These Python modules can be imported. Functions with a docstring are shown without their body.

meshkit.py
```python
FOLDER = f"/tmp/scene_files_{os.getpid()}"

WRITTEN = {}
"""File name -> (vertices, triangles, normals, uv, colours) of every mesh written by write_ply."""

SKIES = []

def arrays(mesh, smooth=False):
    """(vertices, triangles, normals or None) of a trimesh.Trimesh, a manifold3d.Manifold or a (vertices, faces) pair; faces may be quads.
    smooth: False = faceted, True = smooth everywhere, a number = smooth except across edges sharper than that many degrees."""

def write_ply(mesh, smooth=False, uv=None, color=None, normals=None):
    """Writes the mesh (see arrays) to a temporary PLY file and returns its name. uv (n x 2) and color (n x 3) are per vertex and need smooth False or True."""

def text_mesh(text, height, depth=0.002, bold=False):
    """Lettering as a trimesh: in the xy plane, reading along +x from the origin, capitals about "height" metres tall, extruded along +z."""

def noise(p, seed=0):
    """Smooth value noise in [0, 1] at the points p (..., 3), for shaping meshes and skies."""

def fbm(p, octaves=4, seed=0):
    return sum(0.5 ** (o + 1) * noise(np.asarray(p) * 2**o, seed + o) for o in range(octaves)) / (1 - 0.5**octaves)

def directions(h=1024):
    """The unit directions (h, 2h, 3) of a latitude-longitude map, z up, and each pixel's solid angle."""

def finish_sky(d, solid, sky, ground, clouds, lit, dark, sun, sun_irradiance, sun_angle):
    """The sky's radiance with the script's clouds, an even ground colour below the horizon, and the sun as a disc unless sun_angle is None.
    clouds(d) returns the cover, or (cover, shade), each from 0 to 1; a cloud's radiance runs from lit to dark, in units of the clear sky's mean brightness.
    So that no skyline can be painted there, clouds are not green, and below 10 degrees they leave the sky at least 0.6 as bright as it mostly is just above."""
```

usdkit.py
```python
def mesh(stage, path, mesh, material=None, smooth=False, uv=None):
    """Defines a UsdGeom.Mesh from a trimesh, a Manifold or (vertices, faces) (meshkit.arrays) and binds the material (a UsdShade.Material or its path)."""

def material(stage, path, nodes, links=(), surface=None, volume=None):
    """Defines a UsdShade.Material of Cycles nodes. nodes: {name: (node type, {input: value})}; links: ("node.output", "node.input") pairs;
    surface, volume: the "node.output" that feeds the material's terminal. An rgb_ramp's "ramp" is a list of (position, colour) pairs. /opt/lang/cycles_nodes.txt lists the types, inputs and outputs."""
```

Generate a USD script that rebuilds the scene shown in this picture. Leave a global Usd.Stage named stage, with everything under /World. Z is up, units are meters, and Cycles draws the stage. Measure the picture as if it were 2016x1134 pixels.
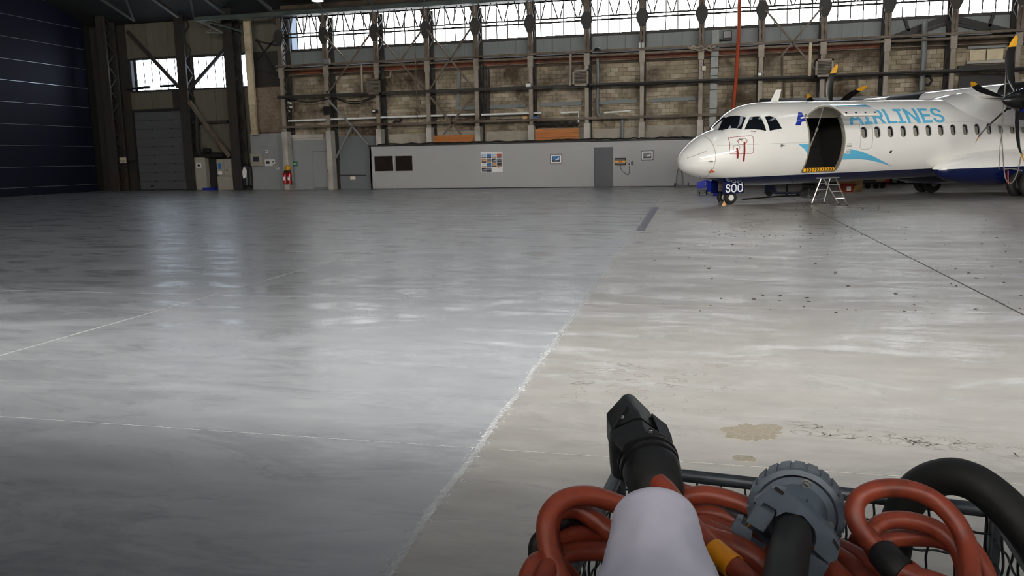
import math, random, numpy as np, trimesh, usdkit, meshkit
import manifold3d as m3
from manifold3d import Manifold, CrossSection
from pxr import Usd, UsdGeom, UsdLux, UsdShade, Gf, Sdf

stage = Usd.Stage.CreateInMemory()
UsdGeom.SetStageUpAxis(stage, 'Z'); UsdGeom.SetStageMetersPerUnit(stage, 1.0)
UsdGeom.Xform.Define(stage, '/World'); UsdGeom.Scope.Define(stage, '/World/Looks')
rng = random.Random(7); nrng = np.random.RandomState(7)
A = np.array

# ---------------------------------------------------------------- camera (surveyed from the vanishing points of the two walls)
CR = A([0.97306604, 0.22980338, -0.01824537]); CD = A([0.01871004, -0.15761384, -0.98732356]); CF = A([-0.22976602, 0.96038965, -0.1576683])
FPX, HC = 1596.447, 1.6
cam = UsdGeom.Camera.Define(stage, '/World/Camera')
mm = Gf.Matrix4d(*CR, 0, *(-CD), 0, *(-CF), 0, 0, 0, HC, 1)
cam.AddTransformOp().Set(mm)
cam.CreateHorizontalApertureAttr(36.0); cam.CreateFocalLengthAttr(36.0 * FPX / 2016)
cam.CreateClippingRangeAttr((0.05, 500.0)); cam.CreateExposureAttr(0.0)

# ---------------------------------------------------------------- light: overcast daylight through the glazing, plus the roof lamps
GLAZE = 6.0          # radiance of the frosted clerestory panes in the back wall
GLAZE_FRONT = 18.5    # the sunnier glazing of the wall behind the camera
LAMP = 60.0
SKY = 1.2            # radiance of the roof lights over the near half of the hall
SUN = 1250.0           # low sun behind the camera, softened by the hazy front glazing
sun = UsdLux.DistantLight.Define(stage, '/World/Sun'); sun.CreateAngleAttr(5.0); sun.CreateIntensityAttr(SUN); sun.CreateColorAttr(Gf.Vec3f(1.0, .965, .91))
sd = np.array([.12, math.cos(math.radians(27)), -math.sin(math.radians(27))]); sd /= np.linalg.norm(sd); sx = np.cross(sd, (0, 0, 1)); sx /= np.linalg.norm(sx); sy = np.cross(sx, sd)
sun.AddTransformOp().Set(Gf.Matrix4d(*sx, 0, *sy, 0, *(-sd), 0, 0, 0, 30, 1))
dome = UsdLux.DomeLight.Define(stage, '/World/Sky'); dome.CreateIntensityAttr(0.05); dome.CreateColorAttr(Gf.Vec3f(.75, .85, 1.0))

# ---------------------------------------------------------------- helpers
def ray(px, py): return CR * (px - 1008) / FPX + CD * (py - 567) / FPX + CF
def W(px, py, Y):            # where the sight line meets the upright plane y = Y: (x, z)
    r = ray(px, py); t = Y / r[1]; return r[0] * t, HC + r[2] * t
def FL(px, py, z=0.0):       # where it meets the level z
    r = ray(px, py); t = (z - HC) / r[2]; return A([r[0] * t, r[1] * t, z])
def LW(px, py, X):           # where it meets the plane x = X: (y, z)
    r = ray(px, py); t = X / r[0]; return r[1] * t, HC + r[2] * t
def NP(px, py, d): return A([0, 0, HC]) + ray(px, py) * d      # a surveyed point at depth d metres
def lin(h):
    h = h.lstrip('#'); c = [int(h[i:i + 2], 16) / 255 for i in (0, 2, 4)]
    return tuple(x / 12.92 if x <= .04045 else ((x + .055) / 1.055) ** 2.4 for x in c)
def mul(c, k): return tuple(min(1, x * k) for x in c)

LOOK = {}
def mat(name, col, rough=.6, metal=0.0, var=.12, scale=3.0, bump=0.0, bscale=None, coat=0.0, spec=.5, dirt=None, dscale=.6, dlo=.45, dhi=.7, stretch=(1, 1, 1), rvar=0.0):
    if isinstance(col, str): col = lin(col)
    n = {'g': ('geometry', {}), 'mp': ('mapping', {'scale': tuple(stretch)}),
         'n': ('noise_texture', {'scale': scale, 'detail': 4.0, 'roughness': .6}),
         'r': ('rgb_ramp', {'ramp': [(.25, mul(col, 1 - var)), (.75, mul(col, 1 + var))]}),
         'p': ('principled_bsdf', {'roughness': rough, 'metallic': metal, 'coat_weight': coat, 'specular_ior_level': spec})}
    l = [('g.position', 'mp.vector'), ('mp.vector', 'n.vector'), ('n.fac', 'r.fac')]
    out = 'r.color'
    if dirt:
        d = lin(dirt) if isinstance(dirt, str) else dirt
        n['dn'] = ('noise_texture', {'scale': dscale, 'detail': 6.0, 'roughness': .65, 'distortion': .4})
        n['dr'] = ('map_range', {'from_min': dlo, 'from_max': dhi, 'clamp': True})
        n['dm'] = ('mix_color', {'b': d})
        l += [('mp.vector', 'dn.vector'), ('dn.fac', 'dr.value'), ('dr.result', 'dm.fac'), (out, 'dm.a')]; out = 'dm.result'
    l.append((out, 'p.base_color'))
    if rvar:
        n['rr'] = ('map_range', {'from_min': .3, 'from_max': .7, 'to_min': max(.02, rough - rvar), 'to_max': rough + rvar, 'clamp': True})
        l += [('n.fac', 'rr.value'), ('rr.result', 'p.roughness')]
    if bump:
        n['bn'] = ('noise_texture', {'scale': bscale or scale * 8, 'detail': 3.0})
        n['b'] = ('bump', {'strength': .6, 'distance': bump})
        l += [('mp.vector', 'bn.vector'), ('bn.fac', 'b.height'), ('b.normal', 'p.normal')]
    LOOK[name] = usdkit.material(stage, '/World/Looks/' + name, n, l, surface='p.BSDF')
    return LOOK[name]
def glow(name, col, k):
    LOOK[name] = usdkit.material(stage, '/World/Looks/' + name, {'e': ('emission', {'color': col, 'strength': k})}, [], surface='e.emission')

class MB:
    """collects pieces of ONE part"""
    def __init__(s): s.v, s.f, s.n = [], [], 0
    def add(s, v, f=None):
        if f is None:
            if hasattr(v, 'to_mesh'): q = v.to_mesh(); v, f = q.vert_properties[:, :3], q.tri_verts
            else: v, f = v.vertices, v.faces
        v = np.asarray(v, float); f = np.asarray(f, int)
        if f.shape[1] == 4: f = np.vstack([f[:, [0, 1, 2]], f[:, [0, 2, 3]]])
        s.v.append(v); s.f.append(f + s.n); s.n += len(v); return s
    BF = A([[0, 3, 2, 1], [4, 5, 6, 7], [0, 1, 5, 4], [1, 2, 6, 5], [2, 3, 7, 6], [3, 0, 4, 7]])
    def box(s, x0, x1, y0, y1, z0, z1):
        x0, x1 = sorted((x0, x1)); y0, y1 = sorted((y0, y1)); z0, z1 = sorted((z0, z1))
        return s.add([(x0, y0, z0), (x1, y0, z0), (x1, y1, z0), (x0, y1, z0), (x0, y0, z1), (x1, y0, z1), (x1, y1, z1), (x0, y1, z1)], s.BF)
    def bbox(s, x0, x1, y0, y1, z0, z1, b=.01):
        c = A([(x0 + x1) / 2, (y0 + y1) / 2, (z0 + z1) / 2]); h = A([abs(x1 - x0), abs(y1 - y0), abs(z1 - z0)]) / 2; b = min(b, h.min() * .6)
        P = []
        for sx in (-1, 1):
            for sy in (-1, 1):
                for sz in (-1, 1):
                    for k in range(3):
                        q = h.copy() - b; q[k] += b; P.append(c + q * (sx, sy, sz))
        return s.add(Manifold.hull_points(np.array(P)))
    def ob(s, c, ex, ey, ez, hx, hy, hz):
        c, ex, ey, ez = A(c, float), A(ex, float) * hx, A(ey, float) * hy, A(ez, float) * hz
        return s.add([c - ex - ey - ez, c + ex - ey - ez, c + ex + ey - ez, c - ex + ey - ez, c - ex - ey + ez, c + ex - ey + ez, c + ex + ey + ez, c - ex + ey + ez], s.BF)
    def bar(s, p, q, w, h=None, up=(0, 0, 1)):
        p, q = A(p, float), A(q, float); d = q - p; L = np.linalg.norm(d); d /= L
        a = np.cross(d, up)
        if np.linalg.norm(a) < 1e-3: a = np.cross(d, (0, 1, 0))
        a /= np.linalg.norm(a); b = np.cross(a, d)
        return s.ob((p + q) / 2, d, a, b, L / 2, w / 2, (h or w) / 2)
    def angle(s, p, q, w, t=.012, up=(0, 0, 1)):      # an L section
        p, q = A(p, float), A(q, float); d = q - p; L = np.linalg.norm(d); d /= L
        a = np.cross(d, up); a /= np.linalg.norm(a); b = np.cross(a, d); c = (p + q) / 2
        s.ob(c + b * (w / 2), d, a, b, L / 2, t / 2, w / 2); return s.ob(c + a * (w / 2), d, a, b, L / 2, w / 2, t / 2)
    def tube(s, P, r, n=8, caps=True):
        P = A(P, float); r = np.broadcast_to(r, (len(P),)); T = np.gradient(P, axis=0); T /= np.linalg.norm(T, axis=1, keepdims=True) + 1e-12
        a = np.cross(T[0], (0, 0, 1)); a = a if np.linalg.norm(a) > .05 else np.cross(T[0], (0, 1, 0)); a /= np.linalg.norm(a); V = []
        for i in range(len(P)):
            a = a - T[i] * (a @ T[i]); a /= np.linalg.norm(a); b = np.cross(T[i], a)
            t = np.arange(n) * 2 * np.pi / n; V.append(P[i] + r[i] * (np.cos(t)[:, None] * a + np.sin(t)[:, None] * b))
        k = len(P); V = np.vstack(V); F = []
        for i in range(k - 1):
            for j in range(n): F.append((i * n + j, i * n + (j + 1) % n, (i + 1) * n + (j + 1) % n, (i + 1) * n + j))
        s.add(V, F)
        if caps:
            for e, st in ((0, 0), (k - 1, (k - 1) * n)):
                f = [(0, j + 1, (j + 1) % n + 1) for j in range(n)]
                s.add(np.vstack([[P[e]], V[st:st + n]]), [t if e else t[::-1] for t in f])
        return s
    def cyl(s, p, q, r, n=16): return s.tube([p, q], r, n)
    def lathe(s, prof, o=(0, 0, 0), ax=(0, 0, 1), n=24):
        ax = A(ax, float) / np.linalg.norm(ax); a = np.cross(ax, (0, 0, 1)); a = a if np.linalg.norm(a) > .1 else np.cross(ax, (0, 1, 0)); a /= np.linalg.norm(a); b = np.cross(ax, a)
        t = np.arange(n) * 2 * np.pi / n; ring = np.cos(t)[:, None] * a + np.sin(t)[:, None] * b
        V = np.vstack([A(o, float) + ax * h + ring * max(r, 1e-5) for r, h in prof]); F = []
        for i in range(len(prof) - 1):
            for j in range(n): F.append((i * n + j, i * n + (j + 1) % n, (i + 1) * n + (j + 1) % n, (i + 1) * n + j))
        return s.add(V, F)
    def prism(s, poly, o, ex, ey, ez, d):      # polygon (2-D) in the frame o, ex, ey, extruded by d along ez
        q = trimesh.creation.extrude_polygon(SP(poly), d, engine='earcut')
        v = q.vertices; return s.add(A(o) + v[:, :1] * A(ex, float) + v[:, 1:2] * A(ey, float) + v[:, 2:] * A(ez, float), q.faces)
    def mesh(s): return np.vstack(s.v), np.vstack(s.f)
def SP(poly):
    from shapely.geometry import Polygon
    return poly if hasattr(poly, 'exterior') else Polygon(poly).buffer(0)
def spl(P, k=8):
    P = A(P, float); Q = np.vstack([2 * P[0] - P[1], P, 2 * P[-1] - P[-2]]); out = []
    for i in range(1, len(Q) - 2):
        for t in np.arange(k) / k:
            out.append(.5 * ((2 * Q[i]) + (Q[i + 1] - Q[i - 1]) * t + (2 * Q[i - 1] - 5 * Q[i] + 4 * Q[i + 1] - Q[i + 2]) * t * t + (3 * Q[i] - Q[i - 1] - 3 * Q[i + 1] + Q[i + 2]) * t ** 3))
    return A(out + [P[-1]])

USED, WORLD = {}, {}
def numbered(parent, name):
    k = (parent, name); c = USED.get(k, 0); USED[k] = c + 1
    return name if not c else f'{name}_{c:03d}'
def tag(prim, label=None, cat=None, group=None, kind=None):
    for k, v in (('label', label), ('category', cat), ('group', group), ('kind', kind)):
        if v: prim.SetCustomDataByKey(k, v)
    return prim
def thing(name, label, cat, loc=(0, 0, 0), group=None, kind=None, M=None):
    p = '/World/' + numbered('/World', name); x = UsdGeom.Xform.Define(stage, p)
    m = np.eye(4); m[:3, 3] = loc
    if M is not None: m = M
    x.AddTransformOp().Set(Gf.Matrix4d(*m.T.ravel().tolist())); WORLD[p] = m
    return tag(x.GetPrim(), label, cat, group, kind)
def obj(name, mb, m, parent=None, label=None, cat=None, group=None, kind=None, smooth=False, local=False):
    v, f = mb.mesh() if isinstance(mb, MB) else meshkit.arrays(mb)[:2]
    pp = str(parent.GetPath()) if parent else '/World'
    mat4 = np.eye(4)
    for k in sorted(WORLD, key=len):
        if pp == k or pp.startswith(k + '/'): mat4 = WORLD[k]
    if not local and parent:
        v = (np.linalg.inv(mat4) @ np.c_[v, np.ones(len(v))].T).T[:, :3]
    g = usdkit.mesh(stage, pp + '/' + numbered(pp, name), (v, f), LOOK[m] if isinstance(m, str) else m, smooth=smooth)
    return tag(g.GetPrim(), label, cat, group, kind)
def single(name, mb, m, label, cat, group=None, smooth=False, kind=None):
    return obj(name, mb, m, None, label, cat, group, kind, smooth)
def struct(name, mb, m, parent=None, smooth=False, label=None): return obj(name, mb, m, parent, label=label, kind=None if parent else 'structure', smooth=smooth)
def dup(root, M, label, group=None):
    was = root.GetCustomData(); base = root.GetName()
    p = '/World/' + numbered('/World', base); x = UsdGeom.Xform.Define(stage, p)
    x.GetPrim().GetReferences().AddInternalReference(root.GetPath())
    x.ClearXformOpOrder(); x.AddTransformOp(opSuffix='copy').Set(Gf.Matrix4d(*M.T.ravel().tolist())); WORLD[p] = M
    x.GetPrim().SetInstanceable(True)
    return tag(x.GetPrim(), label, was['category'], group or was.get('group'))
def Tr(x, y, z, rz=0.0):
    m = np.eye(4); c, s = math.cos(rz), math.sin(rz); m[:2, :2] = [[c, -s], [s, c]]; m[:3, 3] = (x, y, z); return m

# ---------------------------------------------------------------- materials
mat('roof_dark', '#191a1a', .8); mat('steel_dark', '#302f2c', .65, .1, .2, 2, dirt='#3a2a1e', dlo=.5, dhi=.75)
mat('steel_brown', '#6a5f52', .6, .1, .2, 3, dirt='#3c2a1c', dlo=.45, dhi=.7); mat('steel_pale', '#8d8478', .55, .1, .15, 3, dirt='#5b4a3a', dlo=.5, dhi=.75)
mat('steel_green', '#4c5654', .6, .2, .15, 2, dirt='#2f3433'); mat('steel_black', '#1d1c1b', .6)
mat('steel_grey', '#777a7a', .5, .2, .12, 3); mat('galvanised', '#8f9190', .45, .5, .15, 6)
mat('aluminium', '#c9cbcc', .35, .8, .08, 5); mat('chrome', '#d8d8d8', .15, 1.0, .03)
mat('rust_band', '#7d4229', .7, 0, .25, 1.5, dirt='#3a2418', dlo=.45, dhi=.65); mat('red_pipe', '#a2401c', .5, 0, .15, 2)
mat('sheet_grey', '#747a7b', .6, .1, .08, .8, dirt='#5f6363', dlo=.55, dhi=.8, stretch=(3, 1, .4))
mat('rafter_grey', '#565958', .6); mat('roller_grey', '#4f5154', .55, 0, .06, .8); mat('sheet_beige', '#615e52', .65, 0, .08, 1, dirt='#55503f', dlo=.5, dhi=.8, stretch=(3, 3, .3))
for i, c in enumerate(('#a69a85', '#9c907b', '#aea391', '#938873')):
    mat(f'block_{i}', c, .9, 0, .15, 2.5, bump=.006, bscale=25, dirt='#4a3d2f', dscale=.42, dlo=.42, dhi=.62)
mat('mortar', '#55493c', .95, 0, .2, 2, dirt='#2f271e', dscale=.33, dlo=.45, dhi=.65); mat('brick_pier', '#8a7a68', .9, 0, .3, 5, dirt='#554637', dlo=.5, dhi=.75)
mat('wall_base', '#a39c90', .85, 0, .1, 2, dirt='#6c6257', dlo=.5, dhi=.75); mat('concrete_pale', '#b4b0a8', .8, 0, .1, 3, dirt='#8a8378')
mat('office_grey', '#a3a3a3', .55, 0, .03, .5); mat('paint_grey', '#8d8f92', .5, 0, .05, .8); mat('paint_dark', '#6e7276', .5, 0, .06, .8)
mat('door_slate', '#2c313c', .45, 0, .04, 1); mat('ply_orange', '#b06a2c', .6, 0, .15, 2, stretch=(.4, 1, 4)); mat('wood_plain', '#c79a68', .6, 0, .15, 3, stretch=(1, 1, 6))
mat('cardboard', '#b08a5c', .8, 0, .08, 5); mat('hangar_door', '#070d24', .6, 0, .12, .6, stretch=(1, 1, 2)); mat('seam_metal', '#b9bcc0', .3, .7, .05)
mat('black_plastic', '#161617', .42, 0, .1, 30, bump=.0004, bscale=350); mat('black_rubber', '#161616', .62, 0, .2, 30, bump=.0004, bscale=200); mat('tyre', '#171717', .75, 0, .15, 20)
mat('white_plastic', '#d9d9d4', .5, 0, .04); mat('cream', '#cfc3a6', .6, 0, .06, 4, dirt='#9a8a6c'); mat('box_beige', '#99958a', .55, 0, .05, 3)
mat('red_gloss', '#b5121b', .25, 0, .05); mat('yellow', '#e0a315', .45, 0, .08, 8); mat('green_sign', '#0c6b40', .5, 0, .03); mat('white_print', '#e6e6e6', .6, 0, .02)
mat('red_print', '#c23b3b', .6); mat('blue_bin', '#0a2ed8', .4, 0, .05); mat('blue_print', '#2a6aa8', .5); mat('grey_print', '#6b6f74', .5); mat('dark_print', '#22262e', .5); mat('tan_print', '#b98d5e', .6); mat('sky_print', '#9db4cc', .5)
mat('orange_plastic', '#b5491a', .5, 0, .08); mat('glass_dark', '#2b2420', .1, 0, .2, 1.5)
mat('air_white', '#e9e8e4', .16, 0, .015, 1.5, coat=.6); mat('air_navy', '#081541', .14, 0, .05, 1.5, coat=.6); mat('air_blue', '#1a2f9c', .2, coat=.5)
mat('livery_cyan', '#5fb6dc', .2, 0, .03, coat=.5); mat('livery_blue', '#0f2a9a', .2, 0, .03, coat=.5); mat('boot_black', '#17181b', .45); mat('lining', '#2b2a29', .7, 0, .2, 2)
mat('seam_grey', '#8a8a88', .5); mat('prop_black', '#141415', .3, 0, .1); mat('prop_tip', '#e0a424', .35); mat('streamer', '#8e1f18', .7, 0, .2, 20); mat('strap', '#77736a', .8)
mat('cockpit_glass', '#10151c', .05, 0, .1, 2, coat=1.0); mat('window_glass', '#8b867a', .12, 0, .25, 3, coat=.6); mat('alu_scratched', '#a9a6a0', .4, .7, .12, 10)
mat('cable_orange', '#8f3d28', .42, 0, .18, 18, bump=.0008, bscale=60, dirt='#4c1f16', dscale=14, dlo=.5, dhi=.8); mat('cable_black', '#191818', .5, 0, .2, 20, bump=.0006, bscale=80)
mat('cage_steel', '#4c5257', .45, .6, .25, 22, dirt='#33373a', dscale=16, dlo=.45, dhi=.7); mat('mesh_wire', '#33363a', .5, .5, .2, 20)
mat('plug_grey', '#56616d', .45, 0, .05, 25, bump=.0002, bscale=300); mat('brass', '#b58a3c', .35, .9, .1); mat('sleeve', '#d6d4e6', .8, 0, .05, 14, bump=.006, bscale=11); mat('tape_yellow', '#d68a10', .45, 0, .2, 50)
mat('debris', '#3b3630', .9, 0, .4, 30); mat('flake', '#827b6e', .6, 0, .35, 40, bump=.004, bscale=60); mat('tape_purple', '#5d5a70', .5, 0, .1, 6); mat('blue_steel', '#0f1d40', .55); mat('paint_flake', '#a5a8ab', .3); mat('blue_floor', '#1c2390', .5)
glow('pane_day', (.93, .97, 1.0), GLAZE); glow('pane_bay', (.74, .86, 1.0), 3.6); glow('pane_blue', (.52, .66, .86), .9); LOOK['pane_front'] = usdkit.material(stage, '/World/Looks/pane_front', {'e': ('emission', {'color': (1.0, .95, .88), 'strength': GLAZE_FRONT * 2}), 't': ('transparent_bsdf', {}), 'm': ('mix_closure', {'fac': .5})}, [('t.BSDF', 'm.closure1'), ('e.emission', 'm.closure2')], surface='m.closure'); glow('roof_light', (.82, .91, 1.0), SKY); glow('roof_light_far', (.85, .93, 1.0), 2.2); glow('lamp_lit', (1.0, .93, .8), LAMP)
# ================================================================ THE SETTING
YC, YW, YO, YB, YP = 43.7, 44.8, 43.3, 45.9, 45.0     # column fronts, block wall, office front, left bay wall, brick pier
XL, XR, YF = -38.3, 24.0, -11.0
def zc(py, px=1000, Y=YC): return W(px, py, Y)[1]
def floor_mat(name, c1, c2, rough, speck):
    n = {'g': ('geometry', {}), 'm1': ('mapping', {'scale': (.35, 1.0, 1)}), 'm2': ('mapping', {'scale': (.4, 1.1, 1)}),
         'n1': ('noise_texture', {'scale': .55, 'detail': 5.0, 'roughness': .62, 'distortion': .3}), 'n2': ('noise_texture', {'scale': 1.6, 'detail': 6.0, 'roughness': .7, 'distortion': .6}),
         'n3': ('noise_texture', {'scale': 55.0, 'detail': 2.0}), 'n4': ('noise_texture', {'scale': 5.0, 'detail': 5.0, 'roughness': .65}),
         'r': ('rgb_ramp', {'ramp': [(.3, lin(c2)), (.7, lin(c1))]}), 'mr': ('map_range', {'from_min': .4, 'from_max': .6, 'to_min': rough - .17, 'to_max': rough + .17, 'clamp': True}),
         'mx': ('math', {'math_type': 'multiply_add', 'value2': .35}), 'ad': ('math', {'math_type': 'multiply_add', 'value2': speck}),
         'b': ('bump', {'strength': .3, 'distance': .002}), 'p': ('principled_bsdf', {'specular_ior_level': .6, 'coat_weight': .6, 'coat_roughness': rough * .9})}
    l = [('g.position', 'm1.vector'), ('g.position', 'm2.vector'), ('m1.vector', 'n1.vector'), ('m2.vector', 'n2.vector'), ('g.position', 'n3.vector'), ('m1.vector', 'n4.vector'),
         ('n4.fac', 'r.fac'), ('r.color', 'p.base_color'), ('n2.fac', 'mr.value'), ('mr.result', 'p.roughness'),
         ('n2.fac', 'ad.value3'), ('n3.fac', 'ad.value1'), ('ad.value', 'b.height'), ('b.normal', 'p.normal')]
    LOOK[name] = usdkit.material(stage, '/World/Looks/' + name, {k: v for k, v in n.items() if k not in ('mx', 'n1')}, [x for x in l if 'n1.' not in x[1]], surface='p.BSDF')
floor_mat('floor_paint', '#989b9f', '#878a8f', .35, .5); floor_mat('floor_bare', '#9a9792', '#86837e', .38, .7)
mat('joint', '#4c4a46', .9); mat('sealant', '#a2a4a6', .35, bump=.006, bscale=40)
edge = lambda y: -1.14 - .018 * y
flo = struct('floor', MB().box(XL, XR, YF, 46.2, -.3, -.0025), 'joint')
xs = [XL, -33.8, -29.15, -24.5, -19.85, -15.2, -10.55, -5.9, None, 3.05, 7.7, 12.35, 17.0, XR]
ys = [YF] + [-5.02 + 4.6 * k for k in range(11)] + [46.2]
G = .0045
for i in range(len(xs) - 1):
    for j in range(len(ys) - 1):
        y0, y1 = ys[j] + G, ys[j + 1] - G; cs = []; g0, g1 = (.014 if i == 9 else G), (.014 if i == 8 else G)
        for a, b, y in ((xs[i], xs[i + 1], y0), (xs[i], xs[i + 1], y1)):
            cs.append(((edge(y) if a is None else a) + g0, (edge(y) if b is None else b) - g1, y))
        m = MB().prism([(cs[0][0], y0), (cs[0][1], y0), (cs[1][1], y1), (cs[1][0], y1)], (0, 0, -.03), (1, 0, 0), (0, 1, 0), (0, 0, 1), .03)
        struct('slab', m, 'floor_paint' if i < 8 else 'floor_bare', flo)
# ragged ridge of floor paint along the edge of the painted bays
v, f = [], []; N = 900
for k in range(N + 1):
    y = 2.0 + 27 * (k / N) ** 1.6
    for q in range(5):
        o = (q - 2) * .009 + (rng.random() - .5) * .012; v.append((edge(y) + o + .008 * math.sin(y * 5), y, .001 + (0 if q in (0, 4) else rng.random() * .006)))
for k in range(N):
    for q in range(4): f.append((k * 5 + q, k * 5 + q + 1, k * 5 + q + 6, k * 5 + q + 5))
struct('paint_ridge', MB().add(v, f), 'sealant', flo)
v, f = [], []
for k in range(301):
    y = 4.0 + 22 * (k / 300) ** 1.5
    for q in range(4): v.append((-5.9 + (q - 1.5) * .012 + (rng.random() - .5) * .008, y, .0008 + (0 if q in (0, 3) else rng.random() * .004)))
for k in range(300):
    for q in range(3): f.append((k * 4 + q, k * 4 + q + 1, k * 4 + q + 5, k * 4 + q + 4))
struct('joint_seal', MB().add(v, f), 'sealant', flo)
m = MB()
for k in range(700):
    y = 2.5 + 8 * rng.random() ** 1.7; s = rng.uniform(.001, .004); a = rng.random() * 6.28; x = edge(y) + rng.gauss(0, .022)
    m.ob((x, y, s * .4), (math.cos(a), math.sin(a), .2), (-math.sin(a), math.cos(a), 0), (0, 0, 1), s * 1.5, s, s * .4)
struct('paint_crumbs', m, 'paint_flake', flo).SetCustomDataByKey('kind', 'stuff')
# flakes, puddle marks, rubbish
def blot(cx, cy, rx, ry, n=90, h=.0015, sd=0):
    P = []
    for t in np.linspace(0, 2 * np.pi, n, endpoint=False):
        k = .45 + 1.0 * meshkit.fbm(A([1.6 * math.cos(t) + sd, 1.6 * math.sin(t), sd]), 4, 3) + .12 * (rng.random() - .5); P.append((cx + rx * k * math.cos(t), cy + ry * k * math.sin(t)))
    return MB().prism(P, (0, 0, .0005), (1, 0, 0), (0, 1, 0), (0, 0, 1), h)
c = FL(1485, 850); single('floor_stain', blot(c[0], c[1], .17, .17), 'flake', 'larger flaked damp patch on the bare concrete beyond the cage', 'stain')
c = FL(1466, 903); single('floor_stain', blot(c[0], c[1], .06, .045, 40, sd=5), 'flake', 'small flaked patch on the concrete just past the cage rim', 'stain')
a, b = FL(1290, 408), FL(1259, 455)
single('tape_strip', MB().prism([(a[0] - .12, a[1]), (a[0] + .12, a[1]), (b[0] + .1, b[1]), (b[0] - .1, b[1])], (0, 0, .0005), (1, 0, 0), (0, 1, 0), (0, 0, 1), .003), 'tape_purple', 'dull purple tape strip on the floor beside the painted edge', 'tape')
m = MB()
for k in range(330):
    if k < 120: p = FL(rng.uniform(1400, 1700), rng.uniform(410, 470))
    elif k < 200: p = FL(rng.uniform(1560, 1760), rng.uniform(405, 420))
    else: p = FL(rng.uniform(1250, 2016), rng.uniform(420, 620))
    s = rng.uniform(.004, .014) * (1.6 if rng.random() < .06 else 1); a = rng.random() * 6.28
    m.ob((p[0], p[1], s * .3), (math.cos(a), math.sin(a), 0), (-math.sin(a), math.cos(a), 0), (0, 0, 1), s * 1.6, s * .7, s * .3)
single('floor_debris', m, 'debris', 'scattered dark crumbs and scraps on the bare concrete in front of the aircraft', 'debris', kind='stuff')
a = FL(1409, 446); b = FL(1413, 449)
# faint tyre tread prints: dusty hexagon outlines
m = MB()
for k in range(150):
    if k < 70: p = FL(1110 + rng.random() * 330, 715 + rng.random() * 95)
    else: t = rng.random(); p = FL(1560 + 460 * t, 830 + 50 * t + rng.random() * 22)
    a0 = rng.random() * 6.28; r_ = .035 + .012 * rng.random(); H_ = [p + A([r_ * 1.3 * math.cos(a0 + j * 1.047), r_ * math.sin(a0 + j * 1.047), .001]) for j in range(7)]
    for j in range(rng.randrange(2, 6)): m.bar(H_[j], H_[j + 1], .007, .0004)
mat('dust_print', '#86837d', .5)
single('tyre_track', m, 'dust_print', 'faint dusty tyre tread marks crossing the bare concrete', 'tyre marks', kind='stuff')

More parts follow.
